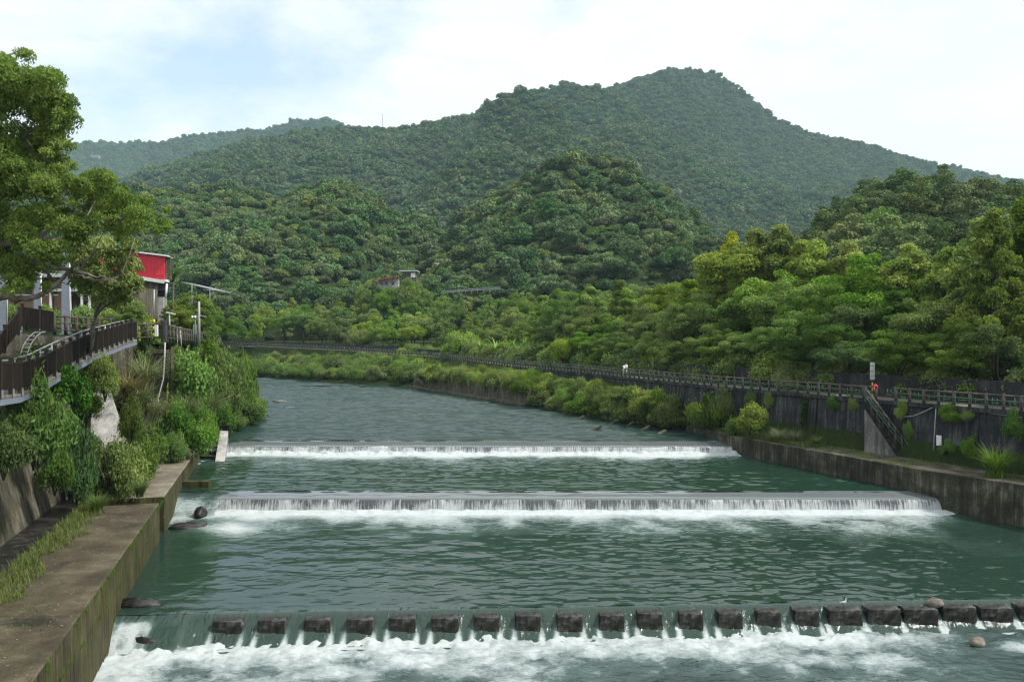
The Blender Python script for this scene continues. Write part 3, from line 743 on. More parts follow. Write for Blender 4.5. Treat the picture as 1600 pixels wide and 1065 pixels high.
# a few that stand out
place_tree(1142, 118, 366, 8, ('tall',), .85, (1.95, 1.45, 0.75), 'tall yellow-orange tree standing above the green belt right of the knoll', 'trees behind the right flood wall')
place_tree(1178, 112, 366, 8, ('tall',), 0.6, (1.6, 1.35, 0.8), 'slender pale yellow-green tree just right of the yellow-orange tree', 'trees behind the right flood wall')
place_tree(1548, 66, 328, 7.1, ('tall',), .85, (1.5, 1.2, 0.8), 'tallest yellow-green tree of the belt near the right edge', 'trees behind the right flood wall')

# right hill: big rounded crowns
n = 0
rng = np.random.default_rng(77)
cand = []
for yy in np.arange(152, 262, 9.6):
    for xx in np.arange(0.27*yy, 0.80*yy, 9.6):
        X, Y = xx + rng.uniform(-3, 3), yy + rng.uniform(-3, 3)
        z, i_ = hill_z(np.array([X]), np.array([Y]), ['right_hill'])
        if z[0] > 12 and visible(np.array([X]), np.array([Y]), z, 14)[0] and abs(X/Y) < 0.72: cand.append((X, Y, float(z[0])))
for X, Y, z in cand:
    h = rng.uniform(12.5, 17)
    o = link('tree', HILLT[int(rng.integers(0, 7))], None, (X, Y, z - 4.5), rng.uniform(0, 6.28), (h*rng.uniform(1.0, 1.3), h*rng.uniform(1.0, 1.3), h))
    v = rng.uniform(.7, 1.15); o.color = (v*1.05, v, v*.85, 1)
    tag(o, 'big round-crowned tree on the wooded hill behind the right tree belt', 'tree', 'trees on the right hill')
print('right hill', len(cand))

# valley trees between the wall and the hills
nv = 0
for yy, stp in ((196, 6.5), (212, 7.0), (232, 7.5), (252, 8), (272, 8.5), (290, 9)):
    px = 330 if yy > 250 else 380
    while px < 1010:
        d = yy + tr.uniform(-6, 6); X = PX(px, d)
        if X > rf(min(d, 270)) + 5 or d > 272:
            fr = (yy-196)/94
            topy = 512 - 48*fr + tr.uniform(-10, 9) - (6 if px > 800 else 0) - max(0, (px-850))*0.10
            gz = 8 + 12*max(0, fr-0.4)
            base = HOR + (CZ-gz)*F/d
            cn = tr.choice(['pale yellow-green', 'fresh green', 'mid green', 'mid green', 'olive green', 'dark green'])
            h = CZ + (HOR-topy)/F*d - gz
            w = tr.uniform(.85, 1.2)*max(h, 8)
            o = link('tree', MIDT[tr.randrange(6)], None, (X, d, gz), tr.uniform(0, 6.28), (w, w, h))
            o.color = (*[c*1.02 for c in COL[cn]], 1)
            tag(o, '%s bushy tree in the valley woods between flood wall and hills' % cn, 'tree', 'trees in the valley woods'); nv += 1
        px += stp*F/yy*tr.uniform(.7, 1.2)
for px, d, ty in ((588, 286, 438), (606, 282, 439), (632, 284, 424), (655, 286, 430), (570, 290, 436), (645, 280, 436), (690, 282, 455), (716, 280, 459), (800, 284, 450), (765, 279, 460)):
    gz = 16; h = CZ + (HOR-ty)/F*d - gz
    o = link('tree', MIDT[tr.randrange(6)], None, (PX(px, d), d, gz), tr.uniform(0, 6.28), (h*.7, h*.7, h)); o.color = (.95, 1, .9, 1)
    tag(o, 'green tree close below the hillside house and roadside guard rail', 'tree', 'trees below the hillside road')
print('valley', nv)

# ------------------------------------------------------------------ right bank: river wall, ledge, retaining wall, walkway, fence, flood wall
YW = [10, 30, 51, 56.5, 66, 77, 83, 89]
lowp = [(rb(y), y, 0) for y in YW]
lowp = resample(lowp, 2.0)
mb = MB()
def lowprof(i):
    y = lowp[i][1]; z = interp(y, [40, 51, 77, 89], [2.66, 2.66, 2.6, 2.3])
    return [(0.0, -3.0), (0.12, z-0.03), (0.16, z), (0.75, z), (0.80, z-0.05), (0.80, -3.0)]
mb.sweep(lowp, lowprof)
o = mb.build('river_wall', M['conc_low']); tag(o, 'low mossy concrete river wall with pale waterline along the right bank', 'wall')
e = Vector(lowp[-1]); mb = MB()
mb.box((e.x+0.1, e.y+0.25, 0.4), (0.9, 0.45, 4.6), 0.3); mb.box((e.x-0.55, e.y+0.3, 0.3), (0.3, 0.35, 4.2), 0.3)
o = mb.build('gate_post', M['wet_stone'], bevel=0.03); tag(o, 'dark slotted concrete post ending the low river wall', 'post')
# ledge
mb = MB()
lp = [Vector(p) for p in lowp]
mb.sweep([(rf(y), y, 0) for y in np.arange(12, 90, 3.0)], lambda i: [(-(rf(12+3.0*i)-rb(12+3.0*i))*0.93+0.6, 2.2), (-(rf(12+3.0*i)-rb(12+3.0*i))*0.93+0.6, 2.56), (-0.3, 2.62), (-0.3, 2.2)])
tag(mb.build('bank_ledge', M['ledge']), kind='structure')
# retaining wall with coping
wp = resample([(rf(y), y, 0) for y in list(np.arange(10, 150, 4.0))], 4.0)
mb = MB()
mb.sweep(wp, [(-0.42, 1.6), (-0.05, 6.62), (0.30, 6.62), (0.30, 1.6)])
mb.sweep(wp, [(-0.22, 6.625), (-0.22, 6.95), (0.35, 6.95), (0.35, 6.625)])
rw = mb.build('retaining_wall', M['conc_wall']); tag(rw, 'tall blackened concrete retaining wall under the right bank log fence', 'wall')
mb = MB()
for p, t in walk(wp, 7.6):
    if p.y < 88:
        a = math.atan2(t.y, t.x)
        mb.beam(p + Vector((-0.43*t.y, 0.43*t.x, 2.4))*1 , p + Vector((-0.10*t.y, 0.10*t.x, 6.55)), 0.10, 0.05, up=(t.x, t.y, 0))
mb.build('expansion_joint', M['conc_flood'], rw)
# walkway strip
wk = [(rf(y), y, rfz(y)) for y in list(np.arange(10, 275, 4.0))]
mb = MB(); mb.sweep(wk, [(0.35, -0.3), (0.35, 0.03), (3.3, 0.03), (3.3, -0.3)])
tag(mb.build('walkway', M['conc_path_far']), kind='structure')
# flood wall in panels
def fw_top(y):                                   # top level, from its row in the photograph
    px = 800 + F*(rf(y)+3)/y
    row = interp(px, [386, 530, 680, 800, 860, 976, 1060, 1200, 1360, 1600, 1900], [533.2, 537.5, 546.5, 553.2, 557.2, 562.5, 567.5, 576.5, 584, 597, 613])
    d = y + 1
    return CZ - (row - HOR)/F*d
fwp = resample([(rf(y)+0.0, y, 0) for y in list(np.arange(12, 274, 4.0))], 6.0)
root = thing('flood_wall', 'long black concrete flood wall running behind the right bank walkway below the trees', 'wall', (rf(60)+3.4, 60, 6.9))
for i in range(0, len(fwp)-1, 2):
    seg = [fwp[k] for k in range(i, min(i+3, len(fwp)))]
    if len(seg) < 2: continue
    mb = MB()
    rows_ = []
    for k, p in enumerate(seg):
        kk_ = i+k; t = fwp[min(kk_+1, len(fwp)-1)] - fwp[max(kk_-1, 0)]; t.z = 0; t.normalize(); r = Vector((t.y, -t.x, 0))*-1
        r = Vector((t.y, -t.x, 0));
        z1 = fw_top(p.y) + random.Random(kk_//2).uniform(-.04, .04)*0; z0 = rfz(p.y) - 0.4
        s_ = 0.03 if k == len(seg)-1 else 0
        rows_.append([p + r*a - t*s_ + Vector((0, 0, b)) for a, b in ((3.25, z0), (3.25, z1), (3.55, z1), (3.55, z0))])
    vs = [v for q in rows_ for v in q]; fs = []
    for k in range(len(rows_)-1):
        for q in range(4):
            a = k*4+q; b = k*4+(q+1) % 4; fs.append((a, a+4, b+4, b))
    fs += [(3, 2, 1, 0), tuple(len(vs)-4+q for q in range(4))]
    mb.add(vs, fs)
    w = mb.build('wall_panel', M['conc_flood'], None)
    w.parent = root; w.matrix_parent_inverse = Matrix.Translation(root.location).inverted()

# log fences on the right bank
rfn = random.Random(5)
def log_fence(name, label, path, h, step, root_loc, matp, matr, matg=None, max_posts=100, rpost=0.075, group=None, sort_near=True):
    root = thing(name, label, 'fence', root_loc, group=group); off = -Vector(root_loc)
    posts = walk(path, step); posts.sort(key=lambda q: q[0].length)
    extra = MB(); first = None
    for i, (p, t) in enumerate(posts):
        if first is None or i < max_posts:
            if first is None:
                m_ = MB(); m_.tube([(0, 0, -.1), (0, 0, h+.10)], [rpost*1.1, rpost], 8); first = m_.mesh('post', matp, True)
            link('post', first, root, p + off, rfn.uniform(0, 6))
        else: extra.tube([p + off - Vector((0, 0, .1)), p + off + Vector((0, 0, h+.1))], [rpost*1.1, rpost], 6)
    if extra.v: tag(extra.build('post', matp, root, True), kind='stuff')
    pp = [Vector(p) + off for p in resample(path, 3.0)]
    m_ = MB(); m_.tube([p + Vector((0, 0, h)) for p in pp], 0.068, 7); m_.build('top_rail', matr, root, True)
    for q in (0.62, 0.22):
        m_ = MB(); m_.tube([p + Vector((0, 0, h*q)) for p in pp], 0.045, 6); m_.build('lower_rail', matg or matr, root, True)
    if matg:
        m_ = MB()
        for p, t in walk(path, step):
            for dd in (0.36, 0.64):
                if rfn.random() < .85:
                    c = p + off + t*step*dd; z0, z1 = sorted((rfn.choice((.12, .22, .42)), rfn.choice((.62, .78, .9))))
                    m_.tube([c + Vector((0, 0, h*z0)), c + Vector((0, 0, h*z1))], 0.03, 5)
            if p.length < 130 and rfn.random() < .8:
                c = p + off + t*step*.5; z = rfn.uniform(.35, .55)
                m_.tube([c - t*.32 + Vector((0, 0, h*z)), c + t*.32 + Vector((0, 0, h*z))], 0.03, 5)
        m_.build('branch_lattice', matg, root, True)
    return root
def rpath(y0, y1, dz=0.05):
    return [Vector((rf(y), y, (6.95 if y < 150 else rfz(y)) + dz*0)) for y in np.linspace(y0, y1, max(3, int(abs(y1-y0)/3)))]
STY = 66.0                                                     # where the stairs leave the walkway
log_fence('log_fence', 'dark log fence with green lattice between the river stairs and the right edge', rpath(26, STY-1.4), 1.0, 1.25, (rf(50), 50, 6.95), M['log'], M['log'], M['green_paint'], rpost=.11, group='log fences on the right bank')
log_fence('log_fence', 'long dark log fence with green lattice curving away upstream from the river stairs', rpath(STY, 262), 1.0, 1.25, (rf(90), 90, 6.95), M['log'], M['log'], M['green_paint'], rpost=.11, group='log fences on the right bank')

# stairs down to the ledge with their own log handrail; they run along the wall towards the camera
sroot = thing('concrete_stairs', 'concrete stairs with log handrail descending the dark right retaining wall', 'stairs', (rf(64), 64, 2.6))
def rel(p): return Vector(p) - sroot.location
s0 = Vector((rf(STY)-0.6, STY, 6.9)); s1 = P(1424, 716, 1.0); dd = (CZ-2.62)*F/(713-HOR); s1 = Vector((PX(1426, dd)-0.1, dd, 2.62))
t = (s1 - s0); hl = Vector((t.x, t.y, 0)); tdir = hl.normalized(); side = Vector((tdir.y, -tdir.x, 0))
if side.x > 0: side = -side
ns = 22; mb = MB()
for i in range(ns):
    a = s0 + (s1 - s0)*(i/ns); b = s0 + (s1 - s0)*((i+1)/ns); zt = a.z - 0.02
    c = (a + b)/2; c.z = (zt + b.z - 0.25)/2
    ang = math.atan2(tdir.y, tdir.x)
    zb_ = max(2.55, b.z-1.1); c.z = (zt+zb_)/2
    mb.box(rel(c), ((Vector((b.x-a.x, b.y-a.y, 0))).length+0.0, 1.15, zt - zb_), ang)
mb.build('steps', M['wet_stone'], sroot)
mb = MB()                                                       # pale side cheek
a0 = s0 + side*0.60; a1 = s1 + side*0.60
for (u0, u1, mm) in ((0.0, 1.0, 0),):
    ac = a0.lerp(a1, .74); v = [rel(Vector((a0.x, a0.y, 2.5))), rel(Vector((ac.x, ac.y, 2.5))), rel(Vector((ac.x, ac.y, 2.66))), rel(a0 - Vector((0, 0, .75)))]
    w = [q + side*0.14 for q in v]
    mb.add(v + w, [(0, 1, 2, 3), (7, 6, 5, 4), (0, 4, 5, 1), (1, 5, 6, 2), (2, 6, 7, 3), (3, 7, 4, 0)])
mb.build('stair_cheek', M['conc_cheek'], sroot)
hr = [s0 + side*0.55, s1 + side*0.55]
mb = MB(); mb.tube([rel(hr[0] + Vector((0, 0, .95))), rel(hr[1] + Vector((0, 0, 1.0)))], 0.085, 7); mb.build('handrail', M['log'], sroot, True)
mb = MB()
for q in (.28, .6): mb.tube([rel(hr[0] + Vector((0, 0, q))), rel(hr[1] + Vector((0, 0, q)))], 0.05, 6)
mb.build('green_rail', M['green_paint'], sroot, True)
for i in range(8):
    p = hr[0].lerp(hr[1], i/7); mb = MB(); mb.tube([rel(p - Vector((0, 0, .3))), rel(p + Vector((0, 0, 1.12)))], 0.085, 8); mb.build('post', M['log'], sroot, True)

# sign on a striped pole, pink bundle, wall board, conduit, cable
b = Vector((rf(STY+0.6)+0.25, STY+0.6, 6.95)); root = thing('sign_post', 'tall grey sign board on yellow and black striped pole behind the river stairs', 'sign', b)
zt = CZ + (HOR-566)/F*b.y - b.z; zb = CZ + (HOR-593)/F*b.y - b.z
mb = MB(); mb.box((0, 0, (zt+zb)/2), (0.46, 0.07, zt-zb), 0.35); bd = mb.build('sign_board', M['sign_grey'], root, bevel=0.015)
mb = MB()
for k in (.2, .5, .8): mb.box((-0.03, -0.055, zb + (zt-zb)*k), (0.22, 0.03, 0.03), 0.35)
mb.build('bracket', M['black'], bd)
for i in range(7):
    z0 = zb*i/7; z1 = zb*(i+1)/7; mb = MB(); mb.tube([(0, 0, z0), (0, 0, z1)], 0.06, 8, cap=(i in (0, 6))); mb.build('pole_stripe', M['yellow' if i % 2 else 'black'], root, True)
rng = np.random.default_rng(9)
mb = MB(); pts = [(-.25, 0, .25), (-.05, 0, .33), (.12, -.02, .22), (.3, 0, .1), (.32, -.03, -.15)]
pts = [tuple(q*.55 for q in p) for p in pts]; mb.tube(pts, [.05, .10, .09, .06, .03], 9); mb.tube([(-.11, 0, .1), (-.13, -.05, -.1), (-.09, -.06, -.28)], [.05, .06, .04], 8)
o = mb.build('cloth_bundle', M['pink'], None, True, loc=(rf(STY)-0.12, STY-0.15, 7.95)); tag(o, 'pink cloth bundle draped over the fence at the top of the river stairs', 'cloth')
def on_wall(px, py, dz=0.0):
    """point on the face of the retaining wall seen at a pixel"""
    y = 40.0
    for k in range(40):
        x = rf(y) - 0.45; y2 = x*F/(px-800)
        y = 0.5*y + 0.5*y2
    return Vector((rf(y)-0.45+0.37*np.clip((CZ-(py-HOR)/F*y-1.6)/5, 0, 1)-0.03, y, CZ - (py-HOR)/F*y))
wt = Vector((-0.40, 1, 0)).normalized(); wang = math.atan2(1, -0.46)
p = on_wall(1464, 688); mb = MB(); mb.box((0, 0, 0), (0.42, 0.05, 0.78), wang); mb.box((0.0, 0.0, -0.0), (0.36, 0.065, 0.70), wang)
o = mb.build('notice_board', M['white'], None, bevel=0.01, loc=p); tag(o, 'blank white notice board fixed low on the dark right wall', 'board')
a = on_wall(1457, 724); c = on_wall(1457, 637)
mb = MB(); mb.tube([a, c + Vector((-.06, 0, 0)), c + Vector((-.05, 0, .03)), on_wall(1500, 640), on_wall(1590, 652)], 0.045, 6); mb.tube([a, on_wall(1437, 722)], 0.045, 6)
o = mb.build('conduit_pipe', M['steel'], None, True); tag(o, 'grey conduit pipe climbing the dark right wall beside the notice board', 'pipe')
mb = MB(); q = [on_wall(1453, 636), on_wall(1440, 644), on_wall(1425, 650), on_wall(1405, 650), on_wall(1393, 645)]; q = [v + Vector((-.1-.25*math.sin(i/4*3.14), 0, 0)) for i, v in enumerate(q)]
mb.tube(smooth_path(q), 0.03, 5); o = mb.build('cable', M['steel'], None, True); tag(o, 'slack grey cable hanging from the conduit to the stair rail', 'cable')

# upstream walls on the far bank, where the bank is a bare brown wall
mb = MB(); fb = [(rb(y)-0.4, y, 0) for y in np.linspace(121, 165, 14)]
mb.sweep(fb, [(0, -2), (0.5, 4.4), (1.1, 4.4), (1.1, -2)]); mb.sweep(fb, [(-0.7, -2), (-0.7, 2.05), (0.05, 2.15), (0.05, -2)])
o = mb.build('bank_wall', M['conc_bank']); tag(o, 'brown bank wall with pale footing under overhanging shrubs upstream', 'wall')
# slanted groyne slabs at the foot of the bank
for i, (px, py) in enumerate([(930, 664), (958, 656-2), (982, 661-3), (1006, 664), (1031, 671), (905, 648), (880, 642)]):
    d = (CZ-1.8)*F/(py+6-HOR); mb = MB(); x = PX(px, d)
    mb.beam((x-0.45, d-0.2, 1.55), (x+0.7, d+0.4, 2.10), 0.45, 0.24)
    o = mb.build('groyne_slab', M['conc_low'], bevel=0.04)
    tag(o, 'slanted concrete slab at the foot of the right bank shrubs, %s from the left' % nth([6, 5, 4, 3, 2, 1, 0].index(i) if False else sorted([930, 958, 982, 1006, 1031, 905, 880]).index(px)), 'slab', 'slanted slabs along the right bank')
for i, (px, py, s, lab) in enumerate([(412, 585, 1.3, 'pale grey boulder at the far bend, leftmost of three'), (446, 590, 2.2, 'long pale rock ledge at the waterline by the far bend'), (432, 587.5, 1.1, 'small pale boulder at the far bend beside the long rock ledge'),
                        (452, 637, 0.6, 'dark rock just breaking the water near the left shrubs'), (437, 627, 0.8, 'low flat rock breaking the river surface upstream of the weirs')]):
    d = (CZ-1.7)*F/(py-HOR); r_ = np.random.default_rng(30+i); mb = MB()
    bm_pts = []
    for j in range(6):
        for k in range(10):
            a = k/10*6.283; e = -0.6 + j*0.42; q = s*(1+0.25*r_.normal()*0.5); bm_pts.append((math.cos(a)*math.cos(e)*q*1.4, math.sin(a)*math.cos(e)*q, math.sin(e)*q*(0.5 if py < 600 else .22)))
    mb.add(bm_pts, [(j*10+k, j*10+(k+1) % 10, (j+1)*10+(k+1) % 10, (j+1)*10+k) for j in range(5) for k in range(10)] + [tuple(50+k for k in range(10))])
    o = mb.build('rock', M['rock'], None, True, loc=(PX(px, d), d, 1.75)); tag(o, lab, 'rock')

# ------------------------------------------------------------------ water
def lwater(y): return -6.9 - 0.294*y
def water_sheet(name, y0, y1, step, z, mat, foamf, amp, seed, xl, xr, zf=None, yf=None, wl=None, calm=None):
    ny = max(2, int((y1-y0)/step)+1); Yv = np.linspace(y0, y1, ny); nx = int(max(xr(y)-xl(y) for y in Yv)/step)+1
    T = np.linspace(0, 1, nx)[None, :]; Yg = np.repeat(Yv[:, None], nx, 1)
    XL = np.array([xl(y) for y in Yv])[:, None]; XR = np.array([xr(y) for y in Yv])[:, None]
    X = XL + (XR-XL)*T
    if yf is not None: ya = yf(X); Yg = ya + (y1-ya)*np.linspace(0, 1, ny)[:, None]; XL = np.interp(Yg, Yv, XL[:, 0]); XR = np.interp(Yg, Yv, XR[:, 0]); X = XL + (XR-XL)*T
    Z = z + amp*((fbm(X*0.45+seed, Yg*0.8, seed, 3)-.5)*1.0)
    if wl:
        wx, wy, wa = wl; U = X + 0.9*wx*(fbm(X/wx*.5, Yg/wx*.5, seed+30, 2)-.5) + Yg*.22; V_ = Yg + 0.9*wy*(fbm(X/wx*.6+5, Yg/wx*.6, seed+31, 2)-.5)*2 - X*.10
        gu = 0.45 + 0.9*np.clip(fbm(X/14.0, Yg/9.0, seed+33, 3)-.25, 0, 1)
        if calm: gu = gu*(calm[2] + (1-calm[2])*np.clip((X + 5*(fbm(X/6.0, Yg/4.0, seed+44, 3)-.5)*2 - calm[0])/(calm[1]-calm[0]), 0, 1))
        rz = 1-np.abs(vnoise(U/wx, V_/wy, seed+35)*2-1)
        Z = Z + wa*gu*((vnoise(U/wx+9, V_/wy*1.07, seed+36)-.5) + 0.55*(rz-.5) + 0.45*(vnoise(U/wx*2.3, V_/wy*2.1, seed+37)-.5) + .24*(vnoise(U/wx*4.3+3, V_/wy*3.7, seed+38)-.5))
    if zf is not None: Z = Z + zf(X, Yg)
    foam = foamf(X, Yg) if foamf else np.zeros_like(X)
    o = link(name, grid_mesh(name, X, Yg, Z, mat, {'foam': np.clip(foam, 0, 1.2)})); tag(o, kind='structure'); return o
W1L, W1B = 55.8, 57.6                       # near weir: lip, back of the crest
W2L, W2B = 77.0, 80.3                       # far weir
def wline(y, x):                            # both weirs run square across the view, a touch askew
    return y
# block row line
BLK = [(353, 47), (423, 46), (494, 45), (561, 44), (628, 44), (695, 43), (760, 42), (825, 42), (891, 41), (957, 40), (1017, 41), (1081, 40), (1142, 41), (1203, 42), (1262, 42), (1322, 54), (1383, 56), (1441, 56), (1502, 54), (1560, 56), (1622, 56), (1680, 54)]
def rowd(px): return (CZ+0.8)*F/(interp(px, [300, 353, 957, 1262, 1560, 1700], [999, 998, 988, 981, 975.5, 973]) - HOR)
def row_y(X):
    X = np.asarray(X, float); return 34.15 + (X+12.5)*(36.0-34.15)/34.0
def foam_a(X, Y):
    n = fbm(X*0.35, Y*0.22, 3, 4); reach = 2.6 + 7.0*np.clip(n-0.42, 0, 1)*2
    dist = W1L - Y
    f = np.exp(-np.clip(dist-0.8, 0, 99)/reach)*0.98
    xl = np.array(lwater(Y)); sl_ = np.clip(1-np.abs((X-xl)-4.2+(50-Y)*-0.15)/4.5, 0, 1)*np.clip(1-np.abs(Y-50.5)/4.5, 0, 1)
    f = np.maximum(f, sl_*0.95)
    f = f*np.where(X > 27, np.clip(1-(X-27)/5, 0.15, 1), 1)
    near = np.clip(1-(Y-row_y(X)-0.9)/0.5, 0, 1)*0
    return f + near
water_sheet('water', 34.5, W1L, 0.095, 0.0, M['water_a'], foam_a, 0.055, 2, lambda y: lwater(y)-0.3, lambda y: rb(y)+0.4, yf=lambda X: row_y(X)+0.72, wl=(1.0, .46, .088), calm=(-2, 7, .13),
            zf=lambda X, Y: np.where(W1L-Y < 2.5, 0.10*(fbm(X*2.2, Y*2.2, 8, 3)-0.4)*np.clip((2.5-(W1L-Y))/2, 0, 1), 0))
def foam_b(X, Y):
    n = fbm(X*0.3, Y*0.2, 13, 4); reach = 1.8 + 6.5*np.clip(n-0.45, 0, 1)*2
    return np.exp(-np.clip(W2L-Y-1.2, 0, 99)/reach)*0.98*np.where(X > 20, 0.6, 1)
water_sheet('water', W1B-0.1, W2L, 0.14, 0.93, M['water_b'], foam_b, 0.05, 5, lambda y: lwater(y)-0.3, lambda y: rb(y)+0.4, wl=(1.3, .60, .125),
            zf=lambda X, Y: np.where(W2L-Y < 2.5, 0.12*(fbm(X*1.8, Y*2, 18, 3)-0.4)*np.clip((2.5-(W2L-Y))/2, 0, 1), 0))
water_sheet('water', W2B-0.1, 170, 0.27, 1.70, M['water_c'], None, 0.04, 7, lambda y: lb(y)-1.5, lambda y: rb(y)+1.0, wl=(2.0, .95, .30))
water_sheet('water', 169.8, 268, 0.9, 1.72, M['water_c'], None, 0.04, 7, lambda y: lb(y)-1.5, lambda y: rb(y)+1.0, wl=(4.0, 1.9, .55))

# weirs: concrete body, water film over the crest, falling curtain
def weir(yl, yb, ztop, zlow, label, xl, xr, cur, seed, ragged):
    root = thing('weir', label, 'weir', ((xl+xr)/2, yl, zlow)); off = -root.location
    mb = MB(); L_ = xr-xl
    mb.box(Vector(((xl+xr)/2, (yl+yb)/2+0.1, ztop-0.09-1.4)) + off, (L_, yb-yl-0.12, 2.8)); mb.build('weir_body', M['wet_stone'], root)
    nx = int(L_/0.12); Xv = np.linspace(xl, xr, nx)
    # film: gentle curve from the pool level over the lip
    Yv = np.concatenate([np.linspace(yb+0.25, yl+0.25, 8), [yl+0.1, yl, yl-0.05]])
    Zv = np.interp(Yv, [yl-0.05, yl, yl+0.1, yl+0.3, yb-0.5, yb+0.25], [ztop-0.20, ztop-0.10, ztop-0.045, ztop-0.01, ztop+0.03, ztop+0.09])
    X, Y = np.meshgrid(Xv, Yv); Z = np.repeat(Zv[:, None], nx, 1) + 0.02*(fbm(X*0.8, Y*1.2, seed, 3)-.5)
    o = link('water', grid_mesh('water', X, Y, Z, M['film'], {'foam': np.clip(ragged*(fbm(X*0.5, Y*1.1, seed+2, 3)-0.35), 0, 1)})); tag(o, kind='structure')
    # curtain in threads
    nz = 9; Zc = np.linspace(ztop-0.12, zlow-0.15, nz); X, Zg = np.meshgrid(np.linspace(xl, xr, int(L_/0.05)), Zc)
    q = np.linspace(0, 1, nz)[:, None]
    Y = yl - 0.03 - 0.28*q**0.6 - 0.10*q*(fbm(X*3, Zg*0.4, seed+4, 3)-.3) - ragged*0.5*q*np.clip(fbm(X*0.9, Zg*0+2, seed+5, 4)-.45, 0, 1)
    Zg = Zg + ragged*0.35*np.clip(fbm(X*0.8, Zg*0+5, seed+6, 4)-.42, 0, 1)
    fo = 0.35 + 0.4*q + 0.5*(fbm(X*0.7, Zg*0, seed+7, 3)-.5)
    o = link('waterfall', grid_mesh('waterfall', X, Y, Zg, cur, {'foam': fo})); tag(o, kind='structure')
    # boiling foam at the foot
    Xv = np.linspace(xl, xr, int(L_/0.10)); Yv = np.linspace(yl-0.15, yl-1.9, 18); X, Y = np.meshgrid(Xv, Yv)
    q = ((yl-Y)/1.9)
    Z = zlow + 0.05 + (0.16+0.22*ragged)*np.clip(fbm(X*1.6, Y*2.0, seed+8, 4)-.30, 0, 1)*np.sin(np.clip(q*1.15, 0, 1)*math.pi)*2.0 - 0.12*q**3
    o = link('foam', grid_mesh('foam', X, Y, Z, M['water_low'], {'foam': np.clip(1.15 - 0.35*q, 0, 1.2)})); tag(o, 'white foam boiling along the foot of the %s' % ('far weir' if yl > 70 else 'near weir'), 'foam', kind='stuff')
weir(W1L, W1B, 0.86, 0.0, 'straight concrete weir with smooth thin fall, nearer of the two across the river', -20.6, 30.2, M['curtain'], 31, 0.10)
weir(W2L, W2B, 1.62, 0.93, 'straight concrete weir with ragged white fall, farther of the two across the river', -27.6, 21.6, M['curtain_white'], 51, 0.8)

def side_rapid(y0, y1, z0, z1, xr_, seed):
    Yv = np.linspace(y1, y0, 70); T = np.linspace(0, 1, 24)
    X = np.array([lwater(y)-.3 + (xr_(y)-lwater(y)+.3)*T for y in Yv]); Y = np.repeat(Yv[:, None], 24, 1); q = (y1-Y)/(y1-y0)
    q2 = np.clip(q*1.9, 0, 1); Z = z1 + (z0-z1)*(q2*q2*(3-2*q2)) - .12*np.clip(q*2-1, 0, 1) + .25*(fbm(X*1.3, Y*1.1, seed, 4)-.45)*np.clip(q*3, 0, 1)
    tag(link('water', grid_mesh('water', X, Y, Z, M['water_low'], {'foam': np.clip(.42 + .7*(fbm(X*.9, Y*.5, seed+3, 3)-.4) + .25*q, 0, 1)*np.clip(q*5, 0, 1)})), kind='structure')
side_rapid(48.0, 57.7, -0.10, 0.93, lambda y: -20.3 if y > 54.5 else -20.3 + (54.5-y)*.45, 301)
side_rapid(70.0, 80.4, 0.96, 1.70, lambda y: -27.2, 321)
# spill sheet through the block row, lower white water
def spill_z(X, Y):
    ry = row_y(X); q = np.clip((ry + 0.78 - Y)/1.55, 0, 1)
    return -1.0*(q*q*(3-2*q))
XS = np.linspace(-18.2, 41, 500); s_ = np.linspace(1.0, -1.1, 46)
X, S = np.meshgrid(XS, s_); Y = row_y(X) + S
Z = 0.006 + spill_z(X, Y) + 0.05*(fbm(X*1.8, Y*0.7, 71, 3)-.5)
# broad slide at the left end starts later and runs longer
left = np.clip((-13.2 - X)/1.0, 0, 1); q = np.clip((row_y(X)+0.9-Y)/1.95, 0, 1); Z = Z*(1-left) + (0.0 - 1.0*(q**1.7) + 0.06*(fbm(X*0.9, Y*0.9, 75, 3)-.5))*left
qf = np.clip((row_y(X)+0.25-Y)/1.1, 0, 1)
pxs = 800 + F*X/Y; dmin = np.min([np.abs(X - PX(b[0], rowd(b[0]))) - b[1]/2*rowd(b[0])/F for b in BLK], axis=0)
edge = np.clip(1-np.abs(dmin-0.02)/0.26, 0, 1)
chop = left*np.clip((-14.9 - X)/1.2, 0, 1)*np.clip((q-.15)*4, 0, 1)*(.50 + .8*(fbm(X*1.3, Y*1.3, 79, 3)-.4))
chop = chop + left*np.clip(q*2, 0, 1)*.8*np.clip(fbm(X*3.2 + Y*.3, Y*.45, 85, 4)-.40, 0, 1)*1.6
fo = chop + np.clip(np.clip(qf*1.5, 0, 1)*1.0*edge*(0.85+0.6*fbm(X*2, Y*2, 77, 2)) + np.clip((qf-0.80)*5, 0, 1)*0.8, 0, 1.1)*(1-left) + left*np.clip((q-0.9)*6, 0, .9)
tag(link('water', grid_mesh('water', X, Y, Z, M['spill'], {'foam': fo})), kind='structure')
def foam_low(X, Y):
    dist = row_y(X) - 0.5 - Y
    n = fbm(X*0.33+3, Y*0.42, 81, 4); n2 = fbm(X*0.9, Y*1.0, 83, 4)
    f = 0.84*np.exp(-np.clip(dist-0.6, 0, 99)/(2.6 + 6.5*np.clip(n-0.36, 0, 1)*2)) + 0.6*(n2-0.5)
    f = f*np.where(X > 13, np.clip(1.0-(X-15)/9.0*(0.4+n), 0.05, 1), 1)
    patch = np.exp(-((X-22.5)/2.5)**2 - ((Y-33.4)/1.0)**2)*0.9
    f = np.maximum(f, patch)
    f = f + 0.35*np.clip((-11 - X)/5, 0, 1)
    return f
